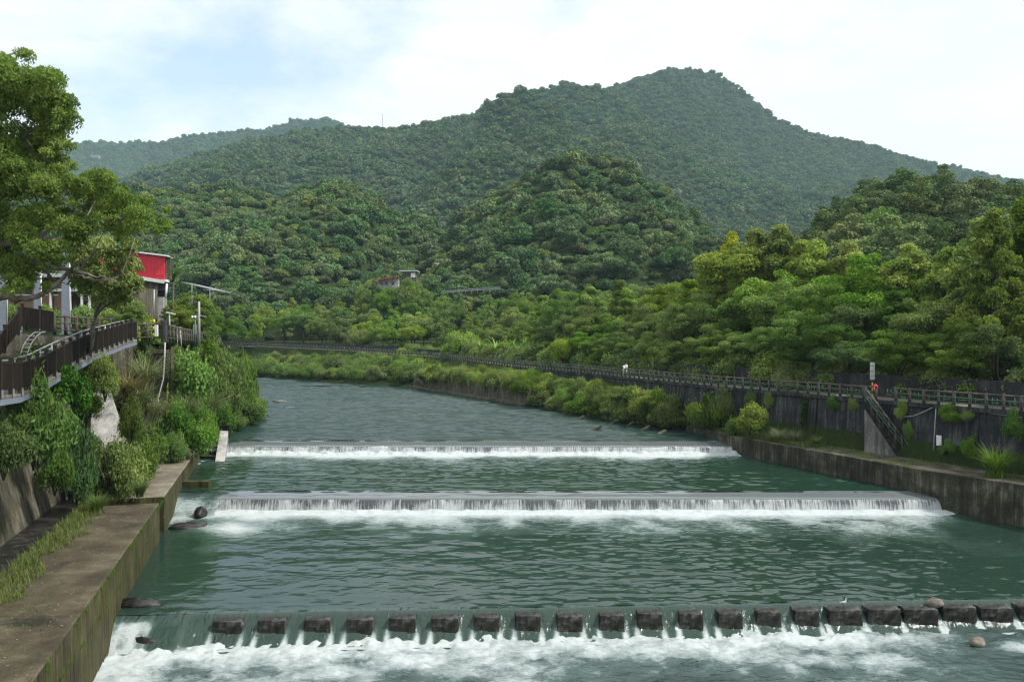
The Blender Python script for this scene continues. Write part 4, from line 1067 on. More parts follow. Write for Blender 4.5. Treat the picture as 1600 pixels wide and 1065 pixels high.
def turb(X, Y):
    dist = row_y(X) - Y; k = np.exp(-np.clip(dist, 0, 99)/2.5)*np.where(X > 17, 0.5, 1)
    return (0.10 + 0.30*k)*(fbm(X*1.1, Y*1.5, 91, 4)-.46) + (0.06+0.30*k)*(fbm(X*3.0, Y*3.6, 93, 4)-.5)
water_sheet('water', 18, 36.2, 0.085, -0.95, M['water_low'], foam_low, 0.08, 9, lambda y: lwater(y)-0.4, lambda y: min(rb(y)+0.4, 36), zf=lambda X, Y: turb(X, Y) - 0.9*np.clip((Y-row_y(X)-0.1)/0.7, 0, 1))

# ------------------------------------------------------------------ block row
rb_ = np.random.default_rng(17)
for i, (px, w) in enumerate(BLK):
    d = rowd(px); x = PX(px, d); wd = w/F*d
    mb = MB(); nx_, ny_, nz_ = 8, 5, 6; W_, D_, H_ = wd*rb_.uniform(.90, .98), 0.68*rb_.uniform(.9, 1.1), 1.13
    # box as a grid so its faces can be worn
    V = {}; 
    def vid(a, b, c):
        if (a, b, c) not in V:
            V[(a, b, c)] = len(mb.v)
            p = np.array([(a/nx_-.5)*W_, (b/ny_-.5)*D_, (c/nz_)*H_-0.98])
            ex = (a in (0, nx_)) + (b in (0, ny_)) + (c == nz_)
            sh = 0.975 if ex >= 2 else 1.0
            p = p*np.array([sh, sh, 1]) + (np.array([0, 0, -0.012]) if ex >= 2 and c == nz_ else 0)
            tp = 1.0 + 0.05*(1-c/nz_); p[0] *= tp; p[1] *= tp
            mb.v.append(tuple(p + rb_.normal(size=3)*0.017))
        return V[(a, b, c)]
    for a in range(nx_):
        for c in range(nz_):
            mb.f.append((vid(a, 0, c), vid(a+1, 0, c), vid(a+1, 0, c+1), vid(a, 0, c+1))); mb.f.append((vid(a+1, ny_, c), vid(a, ny_, c), vid(a, ny_, c+1), vid(a+1, ny_, c+1)))
    for b_ in range(ny_):
        for c in range(nz_):
            mb.f.append((vid(0, b_+1, c), vid(0, b_, c), vid(0, b_, c+1), vid(0, b_+1, c+1))); mb.f.append((vid(nx_, b_, c), vid(nx_, b_+1, c), vid(nx_, b_+1, c+1), vid(nx_, b_, c+1)))
    for a in range(nx_):
        for b_ in range(ny_): mb.f.append((vid(a, b_, nz_), vid(a+1, b_, nz_), vid(a+1, b_+1, nz_), vid(a, b_+1, nz_)))
    mb.m = [0]*len(mb.f)
    o = mb.build('weir_block', M['block'], None, False, loc=(x, d+0.36, -0.22 + rb_.uniform(-.03, .03)), rz=rb_.uniform(-.03, .03))
    tag(o, '%s concrete block standing in the near water row, %s from the left' % ('wide dark wet' if w > 50 else 'dark wet', nth(i)), 'block', 'blocks in the row across the river')
def rock(name, loc, size, seed, mat, label, cat='rock', flat=0.6):
    r_ = np.random.default_rng(seed); mb = MB(); nj, nk = 9, 14; pts = []
    ph = r_.uniform(0, 6, 6)
    for j in range(nj+1):
        for k in range(nk):
            a = k/nk*2*math.pi; e = -math.pi/2 + math.pi*j/nj
            q = 1 + .13*math.sin(2*a+ph[0]+e) + .08*math.sin(3*a+ph[1]-2*e) + .05*math.sin(5*a+ph[2]+3*e)
            pts.append((math.cos(a)*math.cos(e)*q*size[0], math.sin(a)*math.cos(e)*q*size[1], math.sin(e)*q*size[2]))
    mb.add(pts, [(j*nk+k, j*nk+(k+1) % nk, (j+1)*nk+(k+1) % nk, (j+1)*nk+k) for j in range(nj) for k in range(nk)])
    o = mb.build(name, mat, None, True, loc=loc, rz=r_.uniform(-.3, .3)); return tag(o, label, cat)
d = rowd(1461)+0.55; rock('boulder', (PX(1462, d), d, 0.02), (0.36, 0.28, 0.22), 1, M['rock'], 'tan boulder lodged between two wide blocks near the right edge')
d = 33.6; rock('boulder', (PX(1527, d), d, -0.78), (0.38, 0.3, 0.2), 4, M['rock'], 'small brownish boulder in the white water below the wide blocks')
d = 36.0; rock('rock', (PX(212, d), d, -0.02), (1.10, 0.45, 0.32), 6, M['wet_stone'], 'long dark wet rock slab beside the mossy left wall')
d = 33.6; rock('rock', (PX(222, d), d-.1, -0.75), (0.7, 0.22, 0.22), 8, M['wet_stone'], 'dark rock lying across the slide of water at the left')
d = 53.8; rock('rock', (PX(313, d), d, 0.15), (0.36, 0.9, 0.5), 12, M['wet_stone'], 'rounded grey rock standing in foam at the left end of the near weir')
d = 51.0; rock('rock', (PX(292, d), d, -0.05), (1.3, 0.8, 0.30), 14, M['wet_stone'], 'broad dark rock under rushing water below the near weir')

# egret
d = rowd(1320)+0.35; root = thing('egret', 'white egret standing on a wide dark block in the water row', 'bird', (PX(1318, d), d, -0.06), 0.4)
def skin_body(name, joints, edges, mat, parent, root_i=0, sub=2):
    me = bpy.data.meshes.new(name); me.from_pydata([j[0] for j in joints], edges, []); me.materials.append(mat)
    o = link(name, me, parent)
    sk = o.modifiers.new('skin', 'SKIN'); me.skin_vertices[0].data[0].use_root = True
    for i, j in enumerate(joints):
        r = j[1]; me.skin_vertices[0].data[i].radius = (r, r) if not hasattr(r, '__len__') else r
        me.skin_vertices[0].data[i].use_root = (i == root_i)
    sk.use_smooth_shade = True
    sb = o.modifiers.new('sub', 'SUBSURF'); sb.levels = sb.render_levels = sub
    return o
J = [((0, .02, .24), .055), ((.0, -.07, .28), .07), ((0, -.14, .30), .045), ((0, -.17, .36), .022), ((0, -.13, .42), .018), ((0, -.16, .47), .02), ((0, -.20, .475), .022), ((0, .13, .20), .04), ((0, .22, .17), .015)]
skin_body('body', J, [(0, 1), (1, 2), (2, 3), (3, 4), (4, 5), (5, 6), (0, 7), (7, 8)], M['feather'], root)
mb = MB(); mb.tube([(0, -.215, .475), (0, -.30, .465)], [.009, .002], 6); mb.build('beak', M['yellow'], root, True)
for sx in (-.03, .03):
    mb = MB(); mb.tube([(sx, .0, .22), (sx*1.1, .02, .11), (sx, .0, 0.0)], .006, 5); mb.tube([(sx, .02, .005), (sx, -.06, .005)], .006, 4); mb.build('leg', M['leg_dark'], root, True)

# ------------------------------------------------------------------ left bank
# path beside the water
pl = [(lwater(y), y, 0) for y in np.arange(8, 49.6, 2.2)]
mb = MB(); mb.sweep(pl, [(0.0, -3), (-0.10, 2.16), (-0.16, 2.2), (-3.55, 2.2), (-3.6, -3)]); tag(mb.build('concrete_path', [M['conc_mossy'], M['conc_path_near']]), kind='structure')
me = bpy.data.objects['concrete_path'].data
for p in me.polygons:
    if p.normal.z > 0.7: p.material_index = 1
pl = [(lwater(y), y, 0) for y in np.linspace(49.65, 80.6, 16)]
mb = MB(); mb.sweep(pl, [(-0.02, -3), (-0.12, 2.12), (-0.18, 2.16), (-4.2, 2.16), (-4.2, -3)]); o = mb.build('concrete_path', [M['conc_mossy'], M['conc_path_far']]); tag(o, kind='structure')
for p in o.data.polygons:
    if p.normal.z > 0.7: p.material_index = 1
# gutter kerb
mb = MB(); mb.sweep([(lwater(y)-4.3, y, 0) for y in np.arange(8, 58, 2.0)], [(0.0, 1.2), (0.0, 1.86), (-2.6, 1.92), (-2.6, 1.2)]); tag(mb.build('gutter', M['wet_stone']), kind='structure')
mb = MB(); mb.sweep([(lwater(y)-4.3, y, 0) for y in np.arange(8, 51, 2.0)], [(0.35, 1.0), (0.35, 2.32), (0.05, 2.32), (0.05, 1.0)])
o = mb.build('gutter_kerb', M['conc_mossy']); tag(o, 'mossy concrete gutter kerb beside the left path', 'kerb')
mb = MB(); y = 50.5; x = lwater(y)-5.6
mb.box((x-.4, y+0.9, 2.2), (2.4, .3, 2.0), 0.1); mb.box((x+0.7, y, 2.1), (.3, 2.0, 1.7), 0.2)
o = mb.build('drain_box', M['conc_bank'], bevel=0.03); tag(o, 'open concrete drain box at the foot of the left bank wall', 'drain')
mb = MB(); mb.tube(smooth_path([(x-1.1, y+0.2, 2.6), (x-.8, y-.2, 2.45), (x-.5, y-.5, 1.9), (x-.4, y-.6, 1.4)]), [.09]*19, 7); tag(mb.build('water', M['curtain_white'], None, True), kind='structure')
# left bank wall, battered, in panels
root = thing('bank_wall', 'tall streaked mossy concrete wall leaning back above the left path', 'wall', (lwall(40), 40, 1.4))
for i, (y0, y1) in enumerate([(8, 20), (20, 30), (30, 38), (38, 45.5), (45.5, 53), (53, 60)]):
    mb = MB(); mb.sweep([(lwall(y)-root.location.x, y-40, -1.4) for y in np.linspace(y0+0.015, y1-0.015, 4)], lambda k: [(0.0, 1.2), (-1.75, 9.35), (-2.3, 9.35), (-2.3, 1.2)])
    mb.build('wall_panel', M['conc_bank'], root)
# white buttress and dark stair wall further on
mb = MB(); bx, by = PX(160, 55), 55
def bt(px, py, d): return P(px, py, d)
v = [bt(143, 580, 56.5), bt(164, 582, 56.5), bt(206, 715, 51), bt(140, 715, 51)]
w = [q + Vector((-1.6, 2.6, 0)) for q in v]
mb.add(v + w, [(0, 3, 2, 1), (4, 5, 6, 7), (0, 1, 5, 4), (1, 2, 6, 5), (2, 3, 7, 6), (3, 0, 4, 7)])
o = mb.build('buttress', M['conc_pale'], bevel=0.05); tag(o, 'pale sloping concrete buttress in the overgrown left bank under the ramp', 'buttress')
# end pier and divider sill, slabs in the channel
d = 82.0; mb = MB(); mb.box((PX(345, d), d, 1.9), (1.9, 0.7, 2.4), 0.05); o = mb.build('pier', M['wet_stone'], bevel=0.05); tag(o, 'dark concrete pier at the upstream end of the left path', 'pier')
mb = MB(); a = P(350, 672, 80.0); a.z = 2.75; b = P(343, 719, 71.5); b.z = 1.0
v = []
for p_, h_ in ((a, 0), (a + (b-a)*.15 + Vector((0, 0, .05)), 0), (b, 0)):
    for sx, zz in ((-.42, -2.5), (.42, -2.5), (.42, 0), (-.42, 0)): v.append(Vector((p_.x+sx, p_.y, p_.z+zz)))
mb.add(v, [(0, 1, 2, 3), (11, 10, 9, 8)] + [(k*4+q, (k+1)*4+q, (k+1)*4+(q+1) % 4, k*4+(q+1) % 4) for k in range(2) for q in range(4)])
o = mb.build('divider_sill', M['conc_pale'], bevel=0.04); tag(o, 'pale sloping divider wall dipping into the water at the left end of the far weir', 'sill')
d = 59.5; mb = MB(); mb.box((PX(306, d), d, 0.85), (2.1, 0.5, 1.1), 0.0); o = mb.build('sill', M['conc_mossy'], bevel=0.05); tag(o, 'short mossy concrete sill sticking out from the left path above the near weir', 'sill')
for k in range(3):
    y = 73 + k*2.4; mb = MB(); mb.box((lwater(y)+1.0, y, 1.0+k*.12), (2.2, .35, .5)); o = mb.build('fish_step', M['wet_stone'], bevel=0.03); tag(o, 'low concrete step in the side channel beside the divider wall, %s upstream' % nth(k), 'step', 'steps in the side channel')

# ---- ramp with dark slatted railing
RPX = [(-140, 628, 27), (-60, 622, 30), (4, 614, 33), (31, 611, 35.5), (60, 600, 38.5), (103, 574, 43), (145, 552, 48.5), (198, 532, 58), (213, 528, 60.5)]
ramp_pts = [P(a, b, d) for a, b, d in RPX]; RPR = resample(ramp_pts, 1.0)
root = thing('footbridge_ramp', 'sloping footbridge ramp with dark brown slatted railing on the left bank', 'ramp', ramp_pts[3]); off = -root.location
mb = MB(); mb.sweep([p + off for p in RPR], [(-2.1, -.22), (-2.1, -.10), (0.05, -.10), (0.05, -.22)]); mb.build('deck', M['conc_path_far'], root)
mb = MB(); mb.sweep([p + off for p in RPR], [(-.14, -.50), (-.14, -.225), (0.03, -.225), (0.03, -.50)]); mb.sweep([p + off for p in RPR], [(-1.9, -.62), (-1.9, -.225), (-1.75, -.225), (-1.75, -.62)])
mb.build('steel_beam', M['blue_steel'], root)
def railing(root, pts, h, z0, side, off, step=1.45, mp=None, cap=True):
    mb = MB(); mb2 = MB()
    tr_ = [p + off for p in pts]
    mb.sweep(tr_, [(side-.03, z0), (side-.03, h), (side+.03, h), (side+.03, z0)]); 
    mb.sweep(tr_, [(side-.05, h+.002), (side-.05, h+.07), (side+.05, h+.07), (side+.05, h+.002)])
    for p, t in walk(tr_, 0.16):
        r = Vector((t.y, -t.x, 0)).normalized(); c = p + r*(side+.045)
        mb2.beam(c + Vector((0, 0, z0)), c + Vector((0, 0, h)), .03, .05, up=(t.x, t.y, 0))
    mb.build('railing_panel', M['brown_panel'], root); mb2.build('railing_slats', M['brown_panel'], root)
    for p, t in walk(tr_, step):
        r = Vector((t.y, -t.x, 0)).normalized(); c = p + r*side; a = math.atan2(t.y, t.x); mb = MB()
        mb.box(c + Vector((0, 0, (h+.22+z0-.3)/2)), (.15, .15, h+.22-z0+.3), a); mb.box(c + Vector((0, 0, h+.25)), (.19, .19, .07), a)
        pm_ = mb.build('railing_post', M['brown_post'], root)
        m2 = MB(); m2.beam(c + Vector((0, 0, z0-.32)) + r*.10, c + Vector((0, 0, z0+.02)) + r*.10, .06, .05, up=(t.x, t.y, 0)); m2.build('steel_stub', M['steel'], pm_)
railing(root, RPR, 1.22, .12, 0.0, off)
mb = MB()
for hh in (1.12, 1.36): mb.tube([p + off + Vector((-.6, 0, hh)) for p in RPR], .035, 6)
for p, t in walk([p + off for p in RPR], 2.0): mb.tube([p + Vector((-.6, 0, 0)), p + Vector((-.6, 0, 1.36))], .03, 6)
mb.build('handrail', M['steel'], root, True)
# ---- upper stairs railing, log fence, wall, ladder
U = [P(-30, 590, 46), P(0, 556, 48), P(10, 543, 49), P(35, 512, 50), P(84, 519, 50.5)]
root = thing('stair_railing', 'dark brown slatted railing of the upper steps behind the ramp at the left edge', 'railing', U[3]); off = -U[3]
railing(root, resample(U[:4], .8), 1.25, .06, 0, off, 1.6); railing(root, resample(U[3:], .8), 1.25, .06, 0, off, 1.0)
mb = MB(); mb.sweep([p + Vector((-.5, 1.0, 0)) for p in (P(-60, 525, 50), P(35, 518, 51), P(84, 523, 51.5), P(130, 524, 56), P(210, 534, 63))], [(0, -3.2), (0, -.1), (-.4, -.1), (-.4, -3.2)])
o = mb.build('terrace_wall', M['conc_bank']); tag(o, 'stained terrace wall below the brown log fence at upper left', 'wall')
lad = P(33, 553, 48.5); root = thing('ladder', 'white hooped ladder leaning at the terrace wall beside the upper steps', 'ladder', lad)
mb = MB()
for s_ in (0, .42): mb.tube(smooth_path([(s_-.05, 0, 0), (s_+.12, .2, .7), (s_+.42, .5, 1.25), (s_+.5, .9, 1.35)]), .03, 6)
mb.build('rail', M['white'], root, True); mb = MB()
for k in range(5): mb.tube([(-.02+k*.06, .05+k*.06, .15+k*.24), (.42+k*.06, .05+k*.06, .15+k*.24)], .02, 5)
mb.build('rungs', M['white'], root, True)
mb = MB()
for k in range(2): mb.tube(smooth_path([P(46+k*10, 513, 50), P(54+k*12, 520, 49.8), P(60+k*14, 535, 49.5), P(62+k*14, 556, 49)]), .03, 5)
o = mb.build('hose', M['black'], None, True); tag(o, 'thin dark hoses arching down the terrace wall near the ladder', 'hose')
log_fence('log_fence', 'three-rail brown log fence on the terrace between the upper steps and the ramp end', [P(85, 521, 55), P(130, 523, 58), P(178, 524, 61)], 1.22, 1.15, tuple(P(130, 523, 58)), M['log_brown'], M['log_brown'], rpost=.11, group='log fences on the left terrace')
log_fence('log_fence', 'grey log fence left of the striped pole at the end of the ramp', [P(213, 533, 62), P(240, 532, 63)], 1.3, 0.85, tuple(P(225, 532, 62.5)), M['log'], M['log'], rpost=.09, group='log fences on the left terrace')
log_fence('log_fence', 'grey log fence curving along the left terrace above the bank shrubs', [P(260, 533, 65), P(285, 534.5, 78), P(310, 536.5, 97), P(330, 538.5, 118), P(346, 541, 142)], 1.32, 2.6, tuple(P(285, 534, 78)), M['log'], M['log'], rpost=.09, group='log fences on the left terrace')
mb = MB(); mb.box((0, 0, .85), (.42, .42, 1.75)); o = mb.build('gate_pillar', M['conc_wall'], bevel=.03, loc=P(257, 534, 64.5)); tag(o, 'stubby dark concrete pillar at the top of the bank stairs', 'pillar')

# bank stairs with white handrail
root = thing('bank_stairs', 'narrow overgrown concrete stairs climbing the left bank', 'stairs', P(243, 704, 70.5)); off = -root.location
s1 = P(243, 704, 70.5); s0 = P(250, 546, 66.0); ns = 30; mb = MB()
mid = s1.lerp(s0, .5)
for i in range(ns):
    a = s1.lerp(s0, i/ns); b = s1.lerp(s0, (i+1)/ns)
    c = Vector(((a.x+b.x)/2, (a.y+b.y)/2, b.z - .16)) + off; mb.box(c, (1.25, .5, .32), .2)
mb.build('steps', M['conc_bank'], root)
mb = MB(); mb.sweep([s1 + off + Vector((.9, .3, 0)), s0 + off + Vector((.9, .3, 0))], [(-.12, -1.6), (-.12, .25), (.12, .25), (.12, -1.6)]); mb.build('stair_cheek', M['conc_bank'], root)
hp = [P(246, 636, 66.5), P(247, 621, 66.5), P(255, 591, 66.2), P(257, 560, 65.8), P(258.5, 514, 65.3)]
root = thing('handrail', 'white pipe handrail rising up the left bank beside the overgrown stairs', 'handrail', hp[0]); mb = MB(); mb.tube([p - hp[0] for p in hp], .06, 7); mb.build('top_pipe', M['white'], root, True)
mb = MB(); mb.tube([p - hp[0] + Vector((.18, .1, -.55)) for p in hp[:2]], .035, 6); mb.tube([hp[1]-hp[0], hp[1]-hp[0]+Vector((.1, .1, -1.3))], .04, 6); mb.build('lower_pipe', M['steel'], root, True)

# steel columns
for px, top, bot, d, w, lab in ((4, 430, 517, 52, .48, 'thick grey steel column at the left picture edge'), (59, 455, 505, 60, .42, 'grey steel column between the edge column and the thick middle column'), (103, 425, 522, 58, .46, 'thick grey steel column rising behind the brown log fence')):
    b = P(px, bot, d); h = P(px, top, d).z - b.z + 1.5; root = thing('steel_column', lab, 'column', b, .25, 'steel columns behind the terrace fence')
    mb = MB(); mb.box((0, -w*.4, h/2), (w, .05, h)); mb.box((0, w*.4, h/2), (w, .05, h)); mb.box((0, 0, h/2), (.05, w*.8-.05, h)); mb.build('shaft', M['blue_steel'], root)
    mb = MB(); mb.box((0, 0, .03), (w*1.5, w*1.5, .06)); mb.build('base_plate', M['blue_steel'], root)
    mb = MB(); mb.tube([(w*.62, -.1, 0), (w*.62, -.1, h)], .05, 6); mb.build('downpipe', M['white'], root, True)

# ---- old building behind the tree
d = 76.0; a = P(-40, 510, d); root = thing('old_building', 'old brick and plank building with green band half hidden behind the big left tree', 'building', P(80, 505, d)); off = -root.location
x0, x1 = PX(-60, d), PX(188, d); z0 = P(0, 512, d).z; z1 = P(0, 462, d).z; z2 = P(0, 440, d).z
def bxx(name, xa, xb, ya, yb, za, zb, mat, par=None):
    mb = MB(); mb.box(Vector(((xa+xb)/2, (ya+yb)/2, (za+zb)/2)) + off, (xb-xa, yb-ya, zb-za)); return mb.build(name, mat, par or root)
bxx('wall', x0, x1, d+1.6, d+8, z0, z2+.4, M['conc_bank'])
bxx('roof', x0-.3, x1+.5, d-.6, d+8.5, z2+.4, z2+.75, M['roof_grey'])
bxx('awning', PX(88, d), PX(178, d), d-1.2, d+1.55, z1+.35, z1+.6, M['roof_grey'])
bxx('sign_band', PX(118, d), PX(180, d), d-.2, d+.0, z1+.65, z2+.2, M['green_sheet'])
for pxa, pxb in ((-5, 3), (38, 46), (63, 68), (80, 88)): bxx('brick_pillar', PX(pxa, d), PX(pxb, d), d+1.2, d+1.6, z0, z1+1.2, M['brick'])
for pxa, pxb, mt in ((9, 37, 'plank'), (47, 62, 'plank'), (70, 79, 'plank'), (91, 99, 'glass_dark'), (111, 117, 'glass_dark'), (122, 135, 'glass_dark'), (139, 147, 'plank'), (152, 170, 'glass_dark')):
    w_ = bxx('window', PX(pxa, d), PX(pxb, d), d+1.5, d+1.58, z0+.9, z1+.1, M[mt]); bxx('frame', PX(pxa, d)-.05, PX(pxb, d)+.05, d+1.46, d+1.5, z1+.1, z1+.22, M['white'], w_)
for px in (89, 119, 137, 149): bxx('white_post', PX(px-1.3, d), PX(px+1.3, d), d-1.1, d-.9, z0, z1+.35, M['white'])

# ---- red sheet metal house
d = 92.0; root = thing('red_house', 'house with red corrugated upper wall and grey lower storey on the left terrace', 'house', P(238, 520, d)); off = -root.location
def zz(py): return CZ + (HOR-py)/F*d
bxx('upper_wall', PX(150, d), PX(259, d), d+.12, d+1.3, zz(437), zz(400), M['conc_bank'])
mb = MB(); n_ = 60; vs = []
for k in range(n_+1):
    x = PX(152, d) + (PX(258, d)-PX(152, d))*k/n_; yy = d - (.06 if k % 2 else 0)
    zt_ = zz(399) - (x-PX(152, d))/(PX(258, d)-PX(152, d))*(-.0) ; zt_ = zz(interp(k, [0, n_], [390, 402])); vs += [Vector((x, yy, zz(436))) + off, Vector((x, yy, zt_)) + off]
mb.add(vs, [(2*k, 2*k+2, 2*k+3, 2*k+1) for k in range(n_)]); sh = mb.build('red_cladding', M['red_metal'], root); so_ = sh.modifiers.new('solid', 'SOLIDIFY'); so_.thickness = .02
mb = MB(); mb.beam(P(148, 386, d-.3)+off, P(263, 400, d-.3)+off, .7, .16); mb.build('roof_edge', M['white'], root)
mb = MB(); v = [P(148, 386, d)+off+Vector((0, .1, .02)), P(263, 400, d)+off+Vector((0, .1, .02))]; mb.add(v + [q+Vector((0, 1.3, -.1)) for q in v] , [(0, 1, 3, 2)]); rr_ = mb.build('roof', M['roof_grey'], root); q_ = rr_.modifiers.new('solid', 'SOLIDIFY'); q_.thickness = .1
bxx('cladding_hatch', PX(243, d), PX(256.5, d), d-.10, d-.07, zz(431), zz(424), M['red_metal'])
bxx('side_return', PX(259, d), PX(264, d), d+.3, d+.9, zz(436), zz(404), M['conc_bank'])
bxx('ledge_roof', PX(200, d), PX(262, d), d-.5, d+.5, zz(440.5), zz(437), M['white'])
bxx('ledge_trim', PX(200, d), PX(262, d), d-.53, d-.5, zz(442.5), zz(440.5), M['rust_red'])
bxx('middle_wall', PX(190, d), PX(258, d), d, d+1.2, zz(454), zz(440.7), M['conc_wall'])
bxx('opening_shade', PX(200, d), PX(254, d), d+.6, d+.9, zz(463), zz(454.1), M['glass_dark'])  # near-black slab painted in for the shade inside this opening
bxx('balcony_rail', PX(215, d), PX(246, d), d-.5, d-.45, zz(462.2), zz(461.4), M['steel'])
bxx('lower_wall', PX(205, d), PX(254, d), d+.2, d+1.2, zz(524), zz(464), M['conc_pale'])
mb = MB(); mb.tube([P(261, 443, d-.4)+off, P(259, 466, d-.4)+off], .12, 8); mb.build('corner_post', M['white'], root, True)
# tin canopy
d = 104.0; root = thing('tin_canopy', 'thin grey tin canopy roof on posts right of the red house', 'canopy', P(315, 470, d)); off = -root.location
mb = MB(); v = [P(283, 440, d)+off, P(334, 452, d)+off]; mb.add(v + [q + Vector((.8, 4, -.15)) for q in v] + [q+Vector((0, 0, -.10)) for q in v] + [q + Vector((.8, 4, -.25)) for q in v], [(0, 1, 3, 2), (4, 6, 7, 5), (0, 4, 5, 1), (1, 5, 7, 3), (3, 7, 6, 2), (2, 6, 4, 0)]); mb.build('roof', M['roof_dull'], root)
for px, py in ((300, 445), (328, 451)):
    mb = MB(); mb.tube([P(px, py, d)+off, P(px, 500, d)+off], .05, 6); mb.build('post', M['roof_dull'], root, True)
mb = MB(); mb.tube([P(318, 453, d)+off, P(334, 453, d)+off], .05, 6); mb.build('brace', M['roof_dull'], root, True)
# poles and lamps
b = P(311, 540, 86); root = thing('utility_pole', 'tall pale utility pole with crossarm and lamp behind the curving log fence', 'pole', b)
mb = MB(); mb.tube([(0, 0, 0), (0, 0, P(0, 471, 86).z-b.z)], [.17, .12], 8); mb.build('pole', M['conc_pale'], root, True)
zc = P(0, 491, 86).z - b.z; mb = MB(); mb.beam((-.3, 0, zc), (.75, 0, zc-.25), .12, .1); mb.build('lamp_arm', M['steel'], root)
mb = MB(); mb.box((-.4, 0, zc-1.6), (.35, .3, 1.1)); mb.build('meter_box', M['sign_grey'], root)
b = P(305, 540, 84); root = thing('lamp_post', 'thin green lamp post with double lamps beside the tall pale utility pole', 'lamp', b)
mb = MB(); mb.tube([(0, 0, 0), (0, 0, P(0, 494, 84).z-b.z)], .07, 7); mb.build('pole', M['green_sheet'], root, True); mb = MB(); zc = P(0, 495, 84).z-b.z
mb.tube([(-.25, 0, zc), (.55, 0, zc+.05)], .05, 6); mb.build('lamp_arm', M['steel'], root, True)
for sx in (-.3, .0): 
    mb = MB(); mb.tube([(sx, 0, zc+.12), (sx, 0, zc-.12)], [.10, .16], 8); mb.build('lamp_head', M['white'], root, True)
b = P(307, 500, 120); root = thing('utility_pole', 'distant wooden utility pole with crossarm seen just above the thin lamp post', 'pole', b)
mb = MB(); mb.tube([(0, 0, -3), (0, 0, P(0, 455, 120).z-b.z)], [.16, .11], 7); mb.build('pole', M['log'], root, True); mb = MB(); zc = P(0, 478, 120).z-b.z; mb.beam((-.95, 0, zc), (.6, 0, zc), .12, .12); mb.build('crossarm', M['log'], root)
b = P(265, 516, 76); root = thing('lamp_post', 'short pale T-shaped lamp post near the striped pole', 'lamp', b); zc = P(0, 489, 76).z-b.z
mb = MB(); mb.tube([(0, 0, -.8), (0, 0, zc)], .07, 7); mb.build('pole', M['sign_grey'], root, True); mb = MB(); mb.beam((-.3, 0, zc+.08), (.55, 0, zc-.1), .16, .1); mb.build('lamp_head', M['white'], root)
b = P(240.5, 531, 63.5); root = thing('striped_pole', 'yellow and black striped pole at the end of the ramp', 'pole', b); 
for i in range(6):
    mb = MB(); mb.tube([(0, 0, i*.27), (0, 0, (i+1)*.27)], .09 if i > 2 else .075, 8); mb.build('pole_stripe', M['yellow' if i % 2 else 'black'], root, True)
mb = MB(); mb.tube([(0, 0, 1.62), (.02, 0, 4.0)], .045, 7); mb.build('upper_pole', M['steel'], root, True)
mb = MB(); mb.box((.2, 0, .75), (.22, .16, .9)); mb.build('meter_box', M['white'], root)
b = P(284, 534, 77); root = thing('meter_post', 'small grey box on two legs in front of the curving log fence', 'post', b + Vector((0, -.6, 0))); mb = MB(); mb.box((0, 0, 1.25), (.32, .2, .42)); mb.build('meter_box', M['sign_grey'], root)
for sx in (-.1, .12):
    mb = MB(); mb.tube([(sx*1.8, 0, -.5), (sx, 0, 1.1)], .035, 5); mb.build('leg', M['white'], root, True)

# ---- hillside house, road rail, radio mast
d = 300.0; root = thing('hillside_house', 'long low house with rusty red roof edge among trees left of the knoll', 'house', P(612, 450, d)); off = -root.location
bxx('wall', PX(584, d), PX(622, d), d, d+7, zz(0)*0 + CZ+(HOR-452)/F*d, CZ+(HOR-437)/F*d, M['conc_pale'])
bxx('porch', PX(579, d), PX(588, d), d-1.5, d-.05, CZ+(HOR-452)/F*d, CZ+(HOR-444)/F*d, M['conc_wall'])
mb = MB(); mb.beam(P(583, 438.5, d-1)+off, P(623, 432, d-1)+off, 3.0, .5); mb.build('roof', M['rust_red'], root)
for pxa, pxb in ((594, 599), (602, 606), (612, 616)): bxx('window', PX(pxa, d), PX(pxb, d), d-.1, d-.02, CZ+(HOR-445)/F*d, CZ+(HOR-440)/F*d, M['glass_dark'])
bxx('upper_wall', PX(626, d), PX(648, d), d+4, d+9, CZ+(HOR-442)/F*d, CZ+(HOR-424)/F*d, M['conc_bank'])
bxx('upper_window', PX(640, d), PX(647, d), d+3.9, d+3.98, CZ+(HOR-432)/F*d, CZ+(HOR-425)/F*d, M['white'])
bxx('upper_roof', PX(622, d), PX(651, d), d+3, d+10, CZ+(HOR-423)/F*d, CZ+(HOR-421)/F*d, M['roof_grey'])
root = thing('guard_rail', 'pale roadside guard rail crossing the foot of the wooded knoll', 'guard rail', P(735, 455, 292)); off = -root.location
gp = [P(690, 459, 292), P(715, 457, 292), P(740, 455, 292), P(782, 452.5, 292)]
mb = MB()
for dz in (0, .55): mb.sweep([p + off for p in resample(gp, 4)], [(0, dz+.2), (0, dz+.55), (-.1, dz+.55), (-.1, dz+.2)])
mb.build('rail', M['rail_grey'], root)
for p, t in walk(gp, 2.2):
    mb = MB(); mb.box(p + off + Vector((0, .1, .2)), (.16, .16, 1.9)); mb.build('post', M['rail_grey'], root)
d = 1440; b = P(598, 205, d); root = thing('radio_mast', 'thin radio mast standing on the ridge line left of the summit', 'mast', b); ht = P(0, 178, d).z-b.z
mb = MB(); mb.tube([(0, 0, -8), (0, 0, ht)], [.7, .4], 6); mb.build('mast', M['steel'], root)
mb = MB(); mb.beam((-1.5, 0, ht*.7), (1.5, 0, ht*.7), .5, .8); mb.beam((-1.2, 0, ht*.85), (1.2, 0, ht*.85), .5, .8); mb.build('antenna', M['white'], root)
d = 2650; b = P(150, 246, d-600); root = thing('ridge_building', 'tiny pale building on the slope of the far left ridge', 'building', b); mb = MB(); mb.box((0, 0, 0), (18, 10, 5)); mb.build('wall', M['conc_pale'], root); mb = MB(); mb.box((0, 0, 3.4), (21, 12, 1.4)); mb.build('roof', M['roof_grey'], root)

